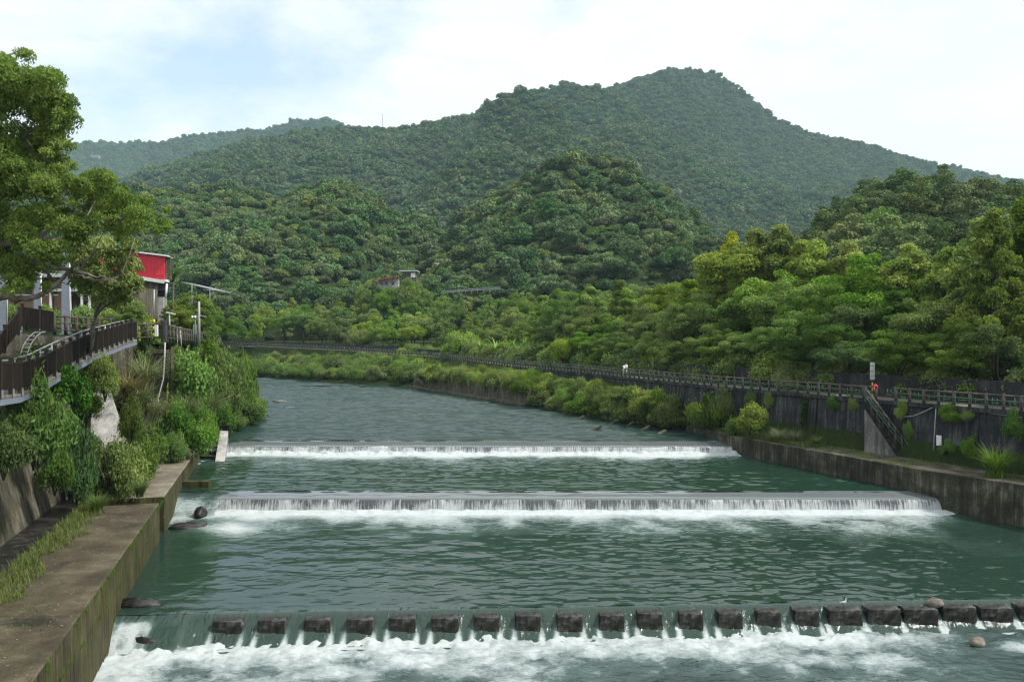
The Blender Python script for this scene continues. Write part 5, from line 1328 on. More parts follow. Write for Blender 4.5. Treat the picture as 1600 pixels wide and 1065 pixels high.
# ---- two people on the right walkway
def person(px, d, label, face, shirt, trousers, pack=False, seed=0, h=1.65):
    X = PX(px, d); root = thing('person', label, 'person', (X, d, 6.99), face); k = h/1.7
    J = [((0, 0, .95), .13), ((0, 0, 1.15), .13), ((0, 0, 1.38), .15), ((0, .01, 1.50), .055), ((0, -.01, 1.60), .085), ((0, -.02, 1.68), .075),
         ((.18, 0, 1.40), .06), ((.25, .03, 1.15), .045), ((.22, -.12, .95), .035), ((.22, -.16, .87), .03),
         ((-.18, 0, 1.40), .06), ((-.25, -.02, 1.15), .045), ((-.23, -.10, .93), .035), ((-.23, -.14, .85), .03),
         ((.10, 0, .88), .085), ((.11, -.10, .48), .06), ((.11, .02, .08), .045), ((.11, -.12, .03), .035),
         ((-.10, 0, .88), .085), ((-.11, .08, .48), .06), ((-.11, .22, .10), .045), ((-.11, .12, .03), .035)]
    J = [(tuple(c*k for c in a), r*k) for a, r in J]
    E = [(0, 1), (1, 2), (2, 3), (3, 4), (4, 5), (2, 6), (6, 7), (7, 8), (8, 9), (2, 10), (10, 11), (11, 12), (12, 13), (0, 14), (14, 15), (15, 16), (16, 17), (0, 18), (18, 19), (19, 20), (20, 21)]
    skin_body('body', J, E, M['skin'], root)
    mb = MB(); mb.tube([(0, 0, .80*k), (0, 0, 1.0*k), (0, 0, 1.2*k), (0, 0, 1.40*k), (0, .005, 1.47*k)], [.21*k, .19*k, .185*k, .205*k, .09*k], 12)
    for s_ in (1, -1): mb.tube([(s_*.15*k, 0, 1.41*k), (s_*.235*k, .01, 1.2*k), (s_*.25*k, -.01, 1.08*k)], [.085*k, .08*k, .075*k], 9)
    mb.build('shirt', M[shirt], root, True)
    mb = MB()
    mb.tube([(.09*k, 0, .88*k), (.11*k, -.10*k, .48*k), (.11*k, .02*k, .12*k)], [.115*k, .09*k, .075*k], 9); mb.tube([(-.09*k, 0, .88*k), (-.11*k, .08*k, .48*k), (-.11*k, .21*k, .14*k)], [.115*k, .09*k, .075*k], 9)
    mb.build('trousers', M[trousers], root, True)
    mb = MB(); mb.tube([(0, .03*k, 1.58*k), (0, .02*k, 1.66*k), (0, 0, 1.75*k), (0, -.01, 1.79*k)], [.09*k, .108*k, .09*k, .02*k], 10); mb.build('hair', M['hair'], root, True)
    if pack:
        mb = MB(); mb.box((0, .24*k, 1.22*k), (.30, .18, .44), 0, .85); mb.build('backpack', M['pack'], root, bevel=.04)
person(974.2, 104.6, 'person in white shirt wearing a dark backpack, walking behind the right log fence', R(115), 'shirt', 'trousers', True, 1, 1.62)
person(978.2, 105.4, 'person in white clothes with brown hair walking ahead of the backpack wearer', R(115), 'shirt', 'shirt', False, 2, 1.74)

# ------------------------------------------------------------------ shrubs and grasses
def shrub_mesh(seed, n, ll, lw, mat, droop, flat=1.0, nlobe=20):
    rng = np.random.default_rng(seed); cen = []; rad = []
    for i in range(nlobe):
        d = unit(rng.normal(size=3)); d[2] = abs(d[2]); r = rng.uniform(.25, .85)
        cen.append((d[0]*r*.85, d[1]*r*.85, .12 + d[2]*r*.80*flat)); rad.append(rng.uniform(.18, .36))
    c, nr, tone = lobes_to_leaves(rng, cen, rad, n, fill=0.35, jitter=0.8, up=0.5)
    # a few shoots that break the outline
    k = n//14; a = rng.uniform(0, 6.28, k); st = rng.integers(0, nlobe, k)
    sc = np.array(cen)[st] + unit(rng.normal(size=(k, 3))*np.array([1, 1, .6]) + np.array([0, 0, .7]))*(np.array(rad)[st]*rng.uniform(.95, 1.45, k))[:, None]
    c = np.vstack([c, sc]); nr = np.vstack([nr, unit(rng.normal(size=(k, 3)))]); tone = np.concatenate([tone, .6+.4*rng.random(k)])
    return leaf_mesh('foliage', c, nr, ll*rng.uniform(.6, 1.3, len(c)), lw*rng.uniform(.7, 1.3, len(c)), tone, rng, mat, droop)
SHR = {'lance': [shrub_mesh(600+i, 9000, .115, .030, M['leaf_shrub'], .6) for i in range(3)],
       'broad': [shrub_mesh(620+i, 6500, .095, .052, M['leaf_shrub'], .4) for i in range(3)],
       'fine': [shrub_mesh(640+i, 11000, .070, .028, M['leaf_shrub'], .3) for i in range(4)]}
def stems_mesh(seed):
    r_ = random.Random(seed); mb = MB()
    for k in range(9):
        a = r_.uniform(0, 6.28); q = r_.uniform(.3, .7); mb.tube([(0, 0, -.15), (math.cos(a)*q*.4, math.sin(a)*q*.4, .3), (math.cos(a)*q, math.sin(a)*q, r_.uniform(.5, .85))], [.03, .022, .008], 5)
    return mb.mesh('stems', M['bark'], True)
STEMS = [stems_mesh(i) for i in range(3)]
sr = random.Random(44)
def shrub(loc, wr, h, kind, label, group=None, color=(1, 1, 1), stems=True, name='shrub'):
    t = thing(name, label, 'shrub', loc, sr.uniform(0, 6.28), group); t.scale = (wr*1.0, wr*1.0, h)
    f = link('foliage', sr.choice(SHR[kind]), t); f.color = (*color, 1)
    if stems: link('stems', sr.choice(STEMS), t)
    return t
def shrub_px(px, pyt, pyb, w, d, kind, label, color=(1, 1, 1), group='shrubs on the left bank'):
    b = P(px, pyb, d); h = (pyb-pyt)/F*d
    return shrub(b, w/2/F*d, h, kind, label, group, color)
LEFT = [(203, 610, 690, 46, 50.5, 'fine', 'ragged olive shrub along the right edge of the pale buttress', (1.0, .95, .75)), (140, 590, 650, 40, 49.5, 'broad', 'dark creeper-like shrub along the left edge of the pale buttress', (.75, .85, .75)),
        (55, 578, 720, 150, 38, 'lance', 'largest lance-leaved shrub bulging from the left bank wall below the ramp', (1.0, 1.0, .9)),
        (5, 640, 735, 110, 35, 'lance', 'dark drooping shrub on the bank wall at the left picture edge', (.75, .85, .8)),
        (104, 572, 655, 100, 42.5, 'broad', 'broad-leaved dark shrub right under the ramp beam', (.7, .85, .8)),
        (164, 556, 618, 66, 48.5, 'lance', 'olive lance-leaved shrub hanging over the ramp beam left of the pale buttress', (1.05, .98, .8)),
        (120, 650, 770, 84, 46, 'lance', 'tall dark shrub between the bank wall and the drain box', (.62, .75, .72)),
        (172, 660, 778, 120, 49.5, 'fine', 'bushy bright green shrub at the foot of the bank beside the left path step', (1.05, 1.05, .9)),
        (216, 645, 742, 90, 56, 'fine', 'feathery grey-green shrub on the path edge below the buttress', (.9, .98, .95)),
        (206, 600, 655, 40, 57, 'broad', 'small olive shrub right of the pale buttress top', (.9, .9, .75)),
        (180, 700, 775, 90, 51, 'lance', 'low leafy shrub spilling onto the left path', (1.0, 1.05, .9)),
        (222, 552, 600, 44, 66, 'fine', 'yellowish shrub under the striped pole', (1.2, 1.1, .75)),
        (300, 545, 632, 100, 69, 'broad', 'round glossy green shrub right of the white handrail', (.95, 1.05, .85)),
        (284, 620, 716, 100, 65, 'fine', 'dense fine-leaved shrub beside the left path right of the bank stairs', (.88, 1.0, .9)),
        (274, 670, 722, 50, 63, 'fine', 'small fine-leaved shrub at the foot of the bank stairs', (.8, .95, .85)),
        (314, 615, 694, 80, 74, 'fine', 'grey-green shrub by the far end of the left path', (.9, 1.0, .95)),
        (352, 545, 640, 90, 86, 'lance', 'tall pale green shrub on the bank below the curving log fence', (1.1, 1.1, .9)),
        (372, 562, 668, 76, 95, 'lance', 'big light green shrub overhanging the water left of the upper pool', (1.15, 1.12, .9)),
        (345, 618, 690, 70, 84, 'fine', 'dark fine shrub behind the concrete pier', (.75, .9, .8)),
        (386, 558, 632, 50, 118, 'lance', 'light green shrub farthest along the left waterline', (1.1, 1.1, .9)),
        (330, 532, 580, 60, 92, 'broad', 'low shrub just under the curving log fence', (1.05, 1.05, .8)),
        (280, 540, 580, 40, 71, 'broad', 'brownish green shrub at the top of the bank stairs', (1.0, .9, .75)),
        (222, 705, 752, 50, 56, 'lance', 'ragged low shrub on the path edge left of the bank stairs', (.95, 1.0, .85)),
        (140, 680, 725, 60, 50, 'broad', 'dark green shrub in front of the pale buttress foot', (.65, .8, .7)),
        (85, 700, 765, 70, 43, 'lance', 'dark hanging shrub low on the bank wall right of the largest shrub', (.7, .82, .75))]
for a in LEFT: shrub_px(*a)
# hedge and planting on the upper terrace
for i, (px, pyt, pyb, w, d) in enumerate([(22, 474, 515, 60, 60), (75, 476, 512, 60, 63), (120, 474, 512, 60, 66), (158, 478, 515, 56, 68), (205, 470, 535, 70, 70), (232, 495, 535, 40, 72)]):
    shrub_px(px, pyt, pyb, w, d, 'broad', 'bright green hedge shrub behind the terrace fence, %s from the left' % nth(i), (1.15, 1.15, .8), 'hedge shrubs on the left terrace')
# scatter over the left slope
THK = {'left': [], 'right': [], 'under': []}
n_ = 0
for y in np.arange(52, 215, 2.6):
    for fr in ((.15, .42, .72, .95) if y < 82 else (.05, .35, .68, 1.0)):
        if y < 66 and fr < .6 or (y > 120 and sr.random() < .4): continue
        if y < 82: x = (lwater(y)-4.6)*(1-fr) + ltop(y)*fr; zz_ = 2.2 + (ltz(y)-2.2)*fr
        else: x = (lb(y)-0.3)*(1-fr) + (lb(y)-9)*fr; zz_ = 1.6 + (ltz(y)-1.6)*fr
        x += sr.uniform(-.8, .8); yy_ = y + sr.uniform(-.9, .9)
        if 222 < 800 + F*x/yy_ < 266 and yy_ < 72: continue
        h = sr.uniform(1.7, 2.9)*(1.0 if fr < .8 else .55); n_ += 1
        v = sr.uniform(.8, 1.2); k_ = sr.choice(['fine', 'lance', 'broad', 'fine'])
        if yy_ > 104: THK['left'].append((x, yy_, zz_-.3, h)); continue
        shrub((x, yy_, zz_-.3), sr.uniform(1.5, 2.4), h, k_, 'leafy green shrub in the dense growth covering the left bank slope', 'shrubs covering the left bank slope', (v, v, v*.9), stems=False)
# right bank: rows between the waterline and the fence
cnt = 0
for y in np.arange(90.5, 228, 2.5):
    w = rf(y)-rb(y); k = 0
    fr_list = [.10, .40, .72] if y < 125 else [.22, .5, .8]
    for fr in fr_list:
        if y > 160 and sr.random() < .25: continue
        x = rb(y) + 0.6 + (w-1.8)*fr + sr.uniform(-.7, .7); yy_ = y + sr.uniform(-.8, .8)
        zg = 2.0 + (5.2-2.0)*min(1, fr*1.1) if y > 92 else 2.3
        top = sr.uniform(5.4, 6.9) if fr > .3 else sr.uniform(3.4, 5.0)
        if y > 125: top += .9 + (1.3 if y > 170 else 0)
        if y > 121 and y < 165 and fr < .3: zg = 3.9; x = rb(y) + .5; top = sr.uniform(6.3, 7.4)
        h = max(1.6, top-zg); v = sr.uniform(.8, 1.25); cnt += 1
        if y > 166: THK['right'].append((x, yy_, zg-.3, h*.85)); continue
        shrub((x, yy_, zg-.3), sr.uniform(1.5, 2.5)*(1 if y < 150 else 1.35), h, sr.choice(['fine', 'fine', 'lance', 'broad']),
              'green shrub in the continuous thicket along the right bank below the log fence', 'shrubs along the right bank', (v*1.12, v*1.05, v*.9), stems=False)
# far bend, between wall and water
for y in np.arange(190, 236, 4.0):
    for fr in (.1, .45, .8):
        x = rb(y) + (rf(y)-rb(y))*fr; THK['right'].append((x, y+sr.uniform(-1, 1), 2.0+4*fr, sr.uniform(2.6, 3.6)))
# plants on the dark right wall
for px, pyt, pyb, w, kind, lab in [(1170, 600, 634, 26, 'fine', 'small bright shrub growing at the top of the right wall below the fence, leftmost'), (1200, 605, 634, 20, 'fine', 'narrow shrub on the right wall top beside the leftmost wall shrub'),
        (1298, 615, 640, 26, 'broad', 'round green tuft on the right wall midway to the stairs'), (1328, 620, 641, 22, 'fine', 'thin olive tuft on the right wall left of the sign post'),
        (1405, 622, 654, 28, 'fine', 'bright shrub growing just right of the stair rail top'), (1418, 656, 684, 20, 'broad', 'small shrub halfway down behind the stair rail'),
        (1480, 628, 656, 40, 'lance', 'leafy shrub hanging from the wall top right of the conduit, left half'), (1510, 634, 655, 40, 'fine', 'leafy shrub hanging from the wall top right of the conduit, right half'),
        (1578, 636, 684, 40, 'lance', 'dark drooping shrub on the right wall near the picture edge'), (1479, 683, 708, 26, 'broad', 'small shrub low on the right wall beside the notice board'), (1512, 677, 712, 36, 'lance', 'lighter shrub low on the right wall right of the notice board')]:
    p = on_wall(px, pyb); d = p.y; shrub(p + Vector((-.05, -.1, 0)), w/2/F*d, (pyb-pyt)/F*d, kind, lab, 'plants on the right wall', (.95, 1.05, .85), stems=False)
rng = np.random.default_rng(70)
pv = on_wall(1255, 620); qv = on_wall(1255, 664); n = 900; tt = rng.random(n)
c = np.array(pv)[None, :]*(1-tt[:, None]) + np.array(qv)[None, :]*tt[:, None] + rng.normal(size=(n, 3))*np.array([.12, .22, .06]) + np.array([-.15, 0, 0])
o = link('vine', leaf_mesh('vine', c - np.array(pv), unit(rng.normal(size=(n, 3)) + np.array([-1, -.5, .4])), .22, .12, rng.random(n), rng, M['leaf'], .5), None, pv); tag(o, 'narrow green vine hanging down the dark right wall', 'vine')
for px, pyt, pyb, w, d, kind, lab in [(1172, 628, 672, 60, 75, 'broad', 'round shrub on the ledge at the left end of the dark right wall'), (1150, 650, 680, 50, 77.5, 'fine', 'low bright shrub on the ledge above the far weir'),
                                (1105, 610, 668, 80, 84, 'lance', 'large shrub at the upstream end of the dark right wall'), (1128, 600, 655, 56, 82.5, 'fine', 'shrub climbing the upstream end of the dark right wall')]:
    shrub_px(px, pyt, pyb, w, d, kind, lab, (1.1, 1.05, .85), 'shrubs on the right ledge')

def blades(rng, n, base_fn, lf, wf, arch, mat, name, tone0=0.5):
    """curved tapering blades, 4 segments each"""
    V = []; seg = 4
    b = base_fn(n); a = rng.uniform(0, 6.283, n); Ls = lf(n); ws = wf(n); ar = arch*rng.uniform(.5, 1.4, n)
    dx = np.stack([np.cos(a), np.sin(a), 0*a], 1); sd_ = np.stack([-np.sin(a), np.cos(a), 0*a], 1)
    pts = []
    for k in range(seg+1):
        t = k/seg; ang = math.pi/2 - ar*t; 
        h = Ls*np.sin(np.clip(ar*t, 0, 3))/np.maximum(ar, .05); r = Ls*(1-np.cos(np.clip(ar*t, 0, 3)))/np.maximum(ar, .05)
        pts.append(b + dx*(r + .12*Ls*t)[:, None] + np.array([0, 0, 1])*h[:, None])
    for k in range(seg):
        w0 = (ws*(1-k/seg)**.7)[:, None]; w1 = (ws*(1-(k+1)/seg)**.7 + .002)[:, None]
        V.append(np.stack([pts[k]-sd_*w0, pts[k]+sd_*w0, pts[k+1]+sd_*w1, pts[k+1]-sd_*w1], 1))
    v = np.concatenate(V, 0).reshape(-1, 3); tone = np.tile(tone0*.5 + .5*rng.random(n), seg)
    return raw_mesh(name, v, 4, tone, [mat])
rng = np.random.default_rng(55)
def clump(n, mat, seed, arch=1.6, w=.011):
    r_ = np.random.default_rng(seed)
    return blades(r_, n, lambda m: np.stack([r_.normal(size=m)*.07, r_.normal(size=m)*.07, 0*np.ones(m)], 1), lambda m: r_.uniform(.6, 1.15, m), lambda m: r_.uniform(.6, 1.3, m)*w, arch, mat, 'grass_clump')
SILV = [clump(420, M['silver_grass'], 801+i) for i in range(2)]; GRC = [clump(320, M['grass'], 811+i, 1.3, .014) for i in range(2)]
def grass_px(px, pyb, hpx, d, kind, lab, loc=None, group='grass clumps on the banks'):
    b = loc or P(px, pyb, d); h = hpx/F*d*1.15
    o = link('grass_clump', sr.choice(SILV if kind == 's' else GRC), None, b, sr.uniform(0, 6), (h*1.1, h*1.1, h)); o.color = (1.1, .8, .65, 1) if 'faded' in lab else (1.1, 1.1, 1.05, 1); tag(o, lab, 'grass', group)
for a in [(228, 608, 52, 62, 's', 'arching silver grass clump left of the white handrail'), (214, 645, 50, 58, 's', 'big pale silver grass clump right of the pale buttress'), (236, 660, 46, 60, 's', 'drooping silver grass clump beside the bank stairs'),
          (212, 690, 40, 55.5, 's', 'upright silver grass clump above the path shrubs'), (324, 655, 50, 77, 's', 'pale silver grass clump near the concrete pier'), (200, 622, 40, 57, 's', 'faded silver grass clump at the buttress top'),
          (290, 650, 36, 66, 's', 'silver grass clump among shrubs right of the bank stairs'), (218, 776, 26, 48, 'g', 'grass tuft growing from the left path near the step'), (152, 800, 28, 45, 'g', 'grass tuft beside the gutter kerb below the drain box')]:
    grass_px(*a)
def ledge_pt(px, y):  return Vector((PX(px, y), y, 2.6))
for px, pyb, hp, kind, lab in [(1556, 745, 46, 'g', 'large spiky green grass clump on the ledge near the right edge'), (1172, 676, 24, 's', 'pale grass clump on the ledge left of the wall plants'), (1215, 690, 22, 's', 'grey-green grass clump on the ledge, second from the left'),
                              (1240, 692, 20, 's', 'short grass clump on the ledge, third from the left'), (1275, 697, 16, 'g', 'low bright grass clump on the ledge below the wall vine'), (1130, 668, 22, 's', 'grass clump at the corner above the far weir')]:
    d = (CZ-2.6)*F/(pyb-HOR); grass_px(px, pyb, hp, d, kind, lab, P(px, pyb, d))
# short grass: gutter strip, path weeds, ledge weeds
def strip(name, label, n, basef, l0, l1, w, mat, arch=1.2):
    r_ = np.random.default_rng(len(label))
    o = link(name, blades(r_, n, lambda m: basef(r_, m), lambda m: r_.uniform(l0, l1, m)*(0.55+0.9*r_.random(m)**2), lambda m: r_.uniform(.6, 1.3, m)*w, arch, mat, name)); tag(o, label, 'grass', kind='stuff')
def gut(r_, m):
    y = r_.uniform(17, 50, m); u = r_.random(m)**1.6; cl = vnoise(y*0.9, y*0+1, 4)
    return np.stack([-6.9-.294*y - 4.35 + u*(0.5+1.5*cl), y, np.full(m, 2.19)], 1)
strip('gutter_grass', 'bright green grass growing along the gutter kerb of the left path', 9000, gut, .18, .50, .013, M['grass'])
def pathw(r_, m):
    y = r_.uniform(18, 34, m); x = -6.9-.294*y - 3.3 + r_.random(m)**2*2.3
    q = vnoise(x*1.6, y*1.6, 33); keep = q > .52
    return np.stack([x, y, np.where(keep, 2.19, 1.9)], 1)
strip('path_weeds', 'small green weeds scattered over the near left path', 5200, pathw, .03, .10, .010, M['grass'], 1.6)
def ledg(r_, m):
    y = r_.uniform(30, 88, m); x0 = np.array([rb(a) for a in y])+.75; x1 = np.array([rf(a) for a in y])-.5
    u = r_.random(m); x = x0 + (x1-x0)*u; q = vnoise(x*.7, y*.55, 37)
    return np.stack([x, y, np.where(q > .48 + .14*(y < 62), 2.58, 2.2)], 1)
strip('ledge_grass', 'patchy green grass and weeds on the ledge above the right river wall', 16000, ledg, .07, .30, .016, M['grass'])
def ledg2(r_, m):
    y = r_.uniform(69, 88, m); x0 = np.array([rb(a) for a in y])+.75; x1 = np.array([rf(a) for a in y])-.6
    u = r_.random(m); x = x0 + (x1-x0)*u; q = vnoise(x*.6, y*.5, 39)
    return np.stack([x, y, np.where(q > .40, 2.58, 1.9)], 1)
strip('ledge_grass', 'lush bright grass on the upstream part of the right ledge', 12000, ledg2, .18, .55, .02, M['grass'])
def farb(r_, m):
    y = r_.uniform(89, 122, m); x0 = np.array([rb(a) for a in y])
    return np.stack([x0 + .4 + 2.6*r_.random(m)**1.3, y, 1.75 + 0*y], 1)
strip('bank_grass', 'pale reedy grass along the waterline of the right bank', 5000, farb, .5, 1.5, .03, M['silver_grass'], 1.3)
def hang(r_, m):   # moss tufts on the rim of the left path
    y = r_.uniform(20, 50, m); keep = vnoise(y*1.4, y*0, 41) > .45
    return np.stack([-6.9-.294*y - .10 + .05*r_.random(m) , y, np.where(keep, 2.12 - .25*r_.random(m)**2, 1.0)], 1)
strip('rim_weeds', 'small green weeds on the rim of the left path above the water', 2600, hang, .04, .14, .012, M['grass'], 2.2)

r_ = np.random.default_rng(123); n = 700; y = r_.uniform(19, 78, n); x = lwater(0) - .294*y - .3 - 3.4*r_.random(n)
o = link('fallen_leaves', leaf_mesh('fallen_leaves', np.stack([x, y, np.where(y > 49.6, 2.175, 2.215) + .01*r_.random(n)], 1), unit(np.stack([r_.normal(size=n)*.25, r_.normal(size=n)*.25, np.ones(n)], 1)), r_.uniform(.05, .13, n), r_.uniform(.03, .06, n), r_.random(n), r_, M['plank'])); tag(o, 'fallen leaves and bits of litter scattered on the left path', 'leaves', kind='stuff')
# understory behind the flood wall
for i, y in enumerate(np.arange(44, 200, 2.4)):
    t_ = Vector((rf(y+1)-rf(y), 1, 0)).normalized(); r_ = Vector((t_.y, -t_.x, 0)); o_ = 4.4 + sr.uniform(0, 1.6)
    b = Vector((rf(y), y, 6.9)) + r_*o_; pxx = 800+F*b.x/b.y
    if pxx < 1700:
        THK['under'].append((b.x, b.y, b.z, sr.uniform(2.0, 3.4)*(1 if y < 75 else 1.35)))
        for o2 in (9.5, 15.0, 22.0): c2 = Vector((rf(y), y, 7.0)) + r_*(o2 + sr.uniform(-1.5, 1.5)); THK['under'].append((c2.x, c2.y, 7.0, sr.uniform(2.6, 4.2)))
for i, (px, pyt, pyb, w, d, lab, col) in enumerate([(880, 527, 562, 56, 130, 'round yellow-green bush standing above the flood wall left of the walking pair', (1.5, 1.35, .9)), (722, 515, 552, 66, 178, 'large rounded pale bush above the flood wall left of the banana plants', (1.4, 1.3, .95)), (560, 512, 540, 60, 222, 'pale green bush behind the far flood wall', (1.35, 1.3, .9))]):
    shrub_px(px, pyt, pyb, w, d, 'fine', lab, col, 'bushes behind the flood wall')
for k_, nm, lb_ in (('left', 'bank_thicket', 'dense leafy thicket along the farther left waterline'), ('right', 'bank_thicket', 'dense leafy thicket along the far bend of the right bank'), ('under', 'undergrowth', 'dark leafy undergrowth close behind the right flood wall')):
    q = np.array(THK[k_]); forest(nm, q[:, :3], q[:, 3], SHR['fine'] + SHR['broad'][:1] + SHR['lance'][:1], lb_, 'thicket', seed=len(lb_))
# banana plants and cycads along the wall top
def fronds(seed, n, L_, w, mat):
    r_ = np.random.default_rng(seed)
    return blades(r_, n, lambda m: np.zeros((m, 3))+r_.normal(size=(m, 3))*.03, lambda m: r_.uniform(.75, 1.1, m)*L_, lambda m: np.full(m, w), 1.3, mat, 'fronds')
BAN = fronds(901, 12, 1.0, .11, M['leaf_shrub']); CYC = fronds(902, 40, 1.0, .045, M['leaf_shrub'])
for i, (px, d) in enumerate([(752, 166), (775, 163), (800, 160), (818, 158)]):
    b = P(px, 556, d); root = thing('banana_plant', 'pale green banana plant leaning over the flood wall, %s from the left' % nth(i), 'banana plant', b, sr.uniform(0, 6), 'banana plants above the flood wall')
    f = link('leaves', BAN, root, (0, 0, .8), 0, (3.0, 3.0, 3.4)); f.color = (1.5, 1.5, 1.3, 1); mb = MB(); mb.tube([(0, 0, -1.5), (0, 0, 1.1)], [.2, .13], 7); mb.build('stem', M['green_sheet'], root, True)
for i, px in enumerate([948, 962, 990, 1003, 1015, 1038, 1080, 1097]):
    y = 100.0
    for k in range(30): y = .5*y + .5*((rf(y)+4.2)*F/(px-800))
    o = link('cycad', CYC, None, (PX(px, y), y, fw_top(y)-.6), sr.uniform(0, 6), (1.5, 1.5, 1.9)); o.color = (1.5, 1.6, .9, 1); tag(o, 'small bright green cycad behind the flood wall near the walking pair, %s from the left' % nth(i), 'cycad', 'cycads above the flood wall')

# trees on the left bank
def ltree(px, topy, basey, d, shapes, w, col, lab): return place_tree(px, d, topy, P(px, basey, d).z, shapes, w, col, lab, 'trees on the left bank')
ltree(302, 455, 548, 106, ('round',), 1.1, (.75, .9, .8), 'dark green tree behind the utility poles and curving log fence')
ltree(283, 470, 545, 92, ('round',), 1.0, (1.05, .95, .75), 'olive tree between the red house and the utility poles')
ltree(300, 450, 545, 99, ('round',), 1.0, (.8, .95, .75), 'green tree hiding the posts of the tin canopy')
ltree(335, 478, 548, 128, ('wide',), 1.1, (.8, .95, .85), 'green tree right of the utility poles above the curving fence')
ltree(322, 470, 548, 150, ('round',), 1.1, (.7, .85, .8), 'dark tree farther behind the curving log fence')
ltree(352, 492, 548, 170, ('wide',), 1.2, (.9, 1, .85), 'green tree at the bend beyond the end of the curving fence')
ltree(262, 478, 540, 84, ('tall',), 1.2, (1.0, 1.05, .8), 'slender green tree against the pale lower wall of the red house')
ltree(205, 462, 540, 67, ('round',), 0.95, (.95, 1.05, .8), 'green tree under the yellow-green blooming crown at the ramp end')
ltree(175, 455, 530, 74, ('round',), 1.0, (.8, .95, .8), 'deep green tree left of the blooming tree at the ramp end')
b = P(270, 500, 96); root = thing('palm_tree', 'slim palm growing at the right corner of the red house', 'palm', b); f = link('fronds', CYC, root, (0, 0, 4.6), 0, (2.6, 2.6, 2.4)); f.color = (.9, 1.0, .8, 1)
mb = MB(); mb.tube([(0, 0, -2), (.1, 0, 4.6)], [.14, .09], 7); mb.build('trunk', M['bark_pale'], root, True)

# the big tree at the left edge
def custom_tree(name, label, lobes, d0, n, ll, lw, mat, seed, limbs, bark):
    rng = np.random.default_rng(seed); cen = []; rad = []
    o0 = P(lobes[0][0], lobes[0][1], d0)
    for px, py, r in lobes:
        for k in range(8):
            dd_ = d0 + rng.uniform(-2.6, 2.6); q = P(px + np.clip(rng.normal(), -1.3, 1.3)*r*.52, py + np.clip(rng.normal(), -1.2, 1.2)*r*.46, dd_); cen.append(tuple(q - o0)); rad.append(r/F*d0*rng.uniform(.20, .55))
    c, nr, tone = lobes_to_leaves(rng, cen, rad, n, sq=.8, fill=.6, jitter=1.0, up=.5)
    base = P(*limbs[0][0][0])
    root = thing(name, label, 'tree', base)
    me = leaf_mesh('crown', c, nr, ll*rng.uniform(.6, 1.35, n), lw*rng.uniform(.7, 1.3, n), tone, rng, mat, .9)
    co_ = link('crown', me, root, o0 - base)
    if name == 'blooming_tree': co_.color = (1.35, 1.3, 1.3, 1)
    mb = MB()
    for pts, r0, r1 in limbs:
        q = smooth_path([P(a, b_, dd_) - base for a, b_, dd_ in pts], 5); m_ = len(q)
        q = [v + Vector((rng.normal()*.05, rng.normal()*.05, rng.normal()*.05)) for v in q]
        mb.tube(q, [r0 + (r1-r0)*i/(m_-1) for i in range(m_)], 7)
    for k in range(40):
        j = rng.integers(0, len(cen)); e = Vector(cen[j]) + o0 - base; pts, r0, r1 = limbs[rng.integers(1, len(limbs))]; s_ = Vector(P(*pts[rng.integers(1, len(pts))])) - base
        if (e-s_).length < 4: mb.tube([s_, s_.lerp(e, .5) + Vector((0, 0, -.15)), e], [.045, .03, .012], 5)
    mb.build('trunk', bark, root, True)
D0 = 37.0
LOB = [(-60, 330, 90), (-70, 200, 90), (-40, 120, 70), (5, 120, 55), (30, 150, 55), (62, 150, 44), (85, 165, 36), (98, 190, 24), (40, 200, 60), (75, 215, 45), (10, 250, 70), (55, 265, 55), (90, 240, 30), (95, 270, 26), (30, 310, 60), (75, 315, 45),
       (118, 285, 30), (140, 300, 36), (165, 300, 36), (190, 320, 40), (220, 330, 36), (244, 345, 26), (258, 358, 14), (205, 350, 26), (165, 342, 34), (130, 340, 38), (90, 355, 40), (50, 365, 45), (10, 370, 50), (30, 410, 40), (70, 400, 34), (60, 435, 26), (20, 445, 22), (-20, 420, 40)]
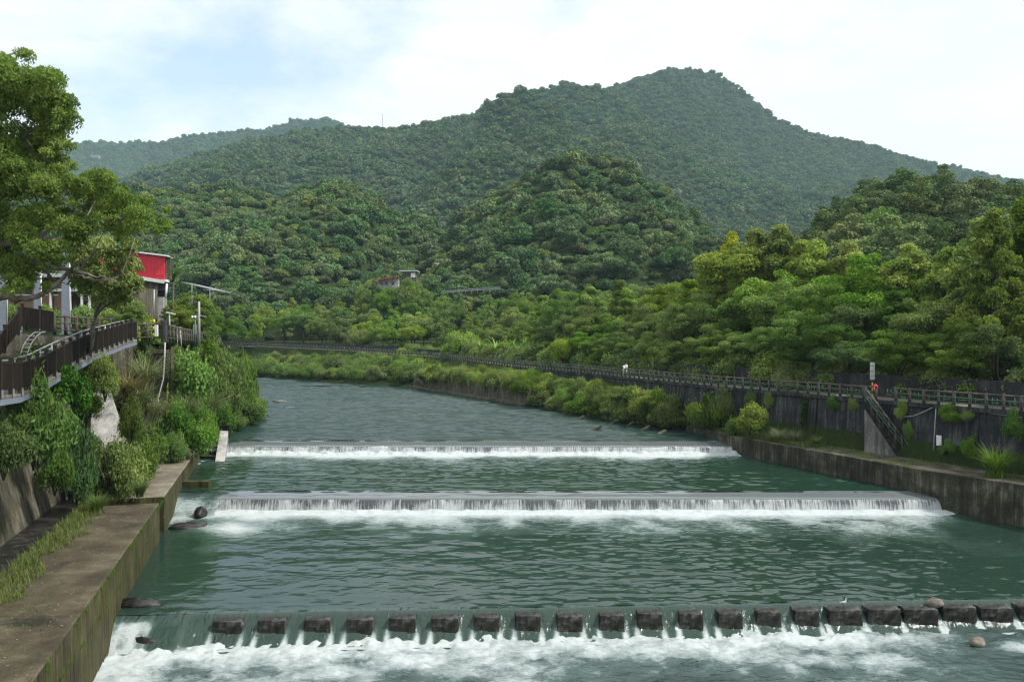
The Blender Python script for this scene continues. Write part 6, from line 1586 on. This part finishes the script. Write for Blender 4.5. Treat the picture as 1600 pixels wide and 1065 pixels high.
LIMB = [([(-175, 640, D0+.5), (-165, 500, D0+.5), (-150, 420, D0), (-130, 330, D0), (-90, 230, D0), (-40, 140, D0)], .55, .10),
        ([(-150, 430, D0), (-60, 405, D0-.5), (0, 385, D0-1), (55, 375, D0-1), (110, 372, D0-.5), (170, 345, D0), (215, 340, D0)], .30, .04),
        ([(-140, 400, D0), (-60, 405, D0+1), (0, 410, D0), (60, 413, D0-.5), (110, 423, D0-1), (150, 432, D0-1), (186, 445, D0-1)], .20, .03),
        ([(-160, 480, D0), (-60, 470, D0-1), (0, 462, D0-1.5), (40, 468, D0-1.5), (75, 455, D0-1), (112, 420, D0-1), (140, 400, D0-1)], .24, .04),
        ([(110, 423, D0-1), (140, 436, D0-1.2), (165, 437, D0-1.2), (190, 428, D0-1.2)], .06, .02), ([(60, 413, D0-.5), (80, 432, D0-.7), (105, 445, D0-.8)], .05, .015),
        ([(55, 375, D0-1), (95, 345, D0-.5), (125, 325, D0), (150, 312, D0)], .10, .03), ([(-90, 230, D0), (-20, 240, D0), (40, 215, D0), (80, 185, D0)], .16, .03), ([(-60, 300, D0), (0, 310, D0), (50, 290, D0+.5)], .14, .03)]
custom_tree('broadleaf_tree', 'big broadleaf tree with spreading pale branches reaching in from the left edge', LOB, D0, 170000, .165, .066, M['leaf_tree_left'], 61, LIMB, M['bark_pale'])
custom_tree('blooming_tree', 'yellow-green blooming tree in front of the red house behind the big left tree', [(188, 398, 30), (178, 425, 34), (198, 442, 22), (204, 415, 18), (164, 455, 34), (190, 468, 22), (166, 395, 32), (148, 430, 32), (150, 400, 30), (198, 384, 16), (125, 420, 26), (130, 395, 24)], 46.0, 34000, .17, .085, M['leaf_yellow'], 63,
            [([(140, 550, 47), (150, 490, 46.5), (165, 450, 46), (185, 420, 46)], .14, .04), ([(150, 490, 46.5), (175, 470, 46), (195, 450, 46)], .08, .03)], M['bark_pale'])

# ------------------------------------------------------------------ haze
m = bpy.data.materials.new('haze'); m.use_nodes = True; nt = m.node_tree; nt.nodes.clear()
pv_ = N(nt, 'ShaderNodeVolumePrincipled'); pv_.inputs['Color'].default_value = (0.60, 0.86, 1.0, 1); pv_.inputs['Density'].default_value = 0.00009; pv_.inputs['Anisotropy'].default_value = 0.0
ou = N(nt, 'ShaderNodeOutputMaterial'); L(nt, pv_.outputs[0], ou.inputs['Volume'])
mb = MB(); mb.box((0, 1700, 400), (6200, 3520, 812)); o = mb.build('haze', m); tag(o, kind='stuff')
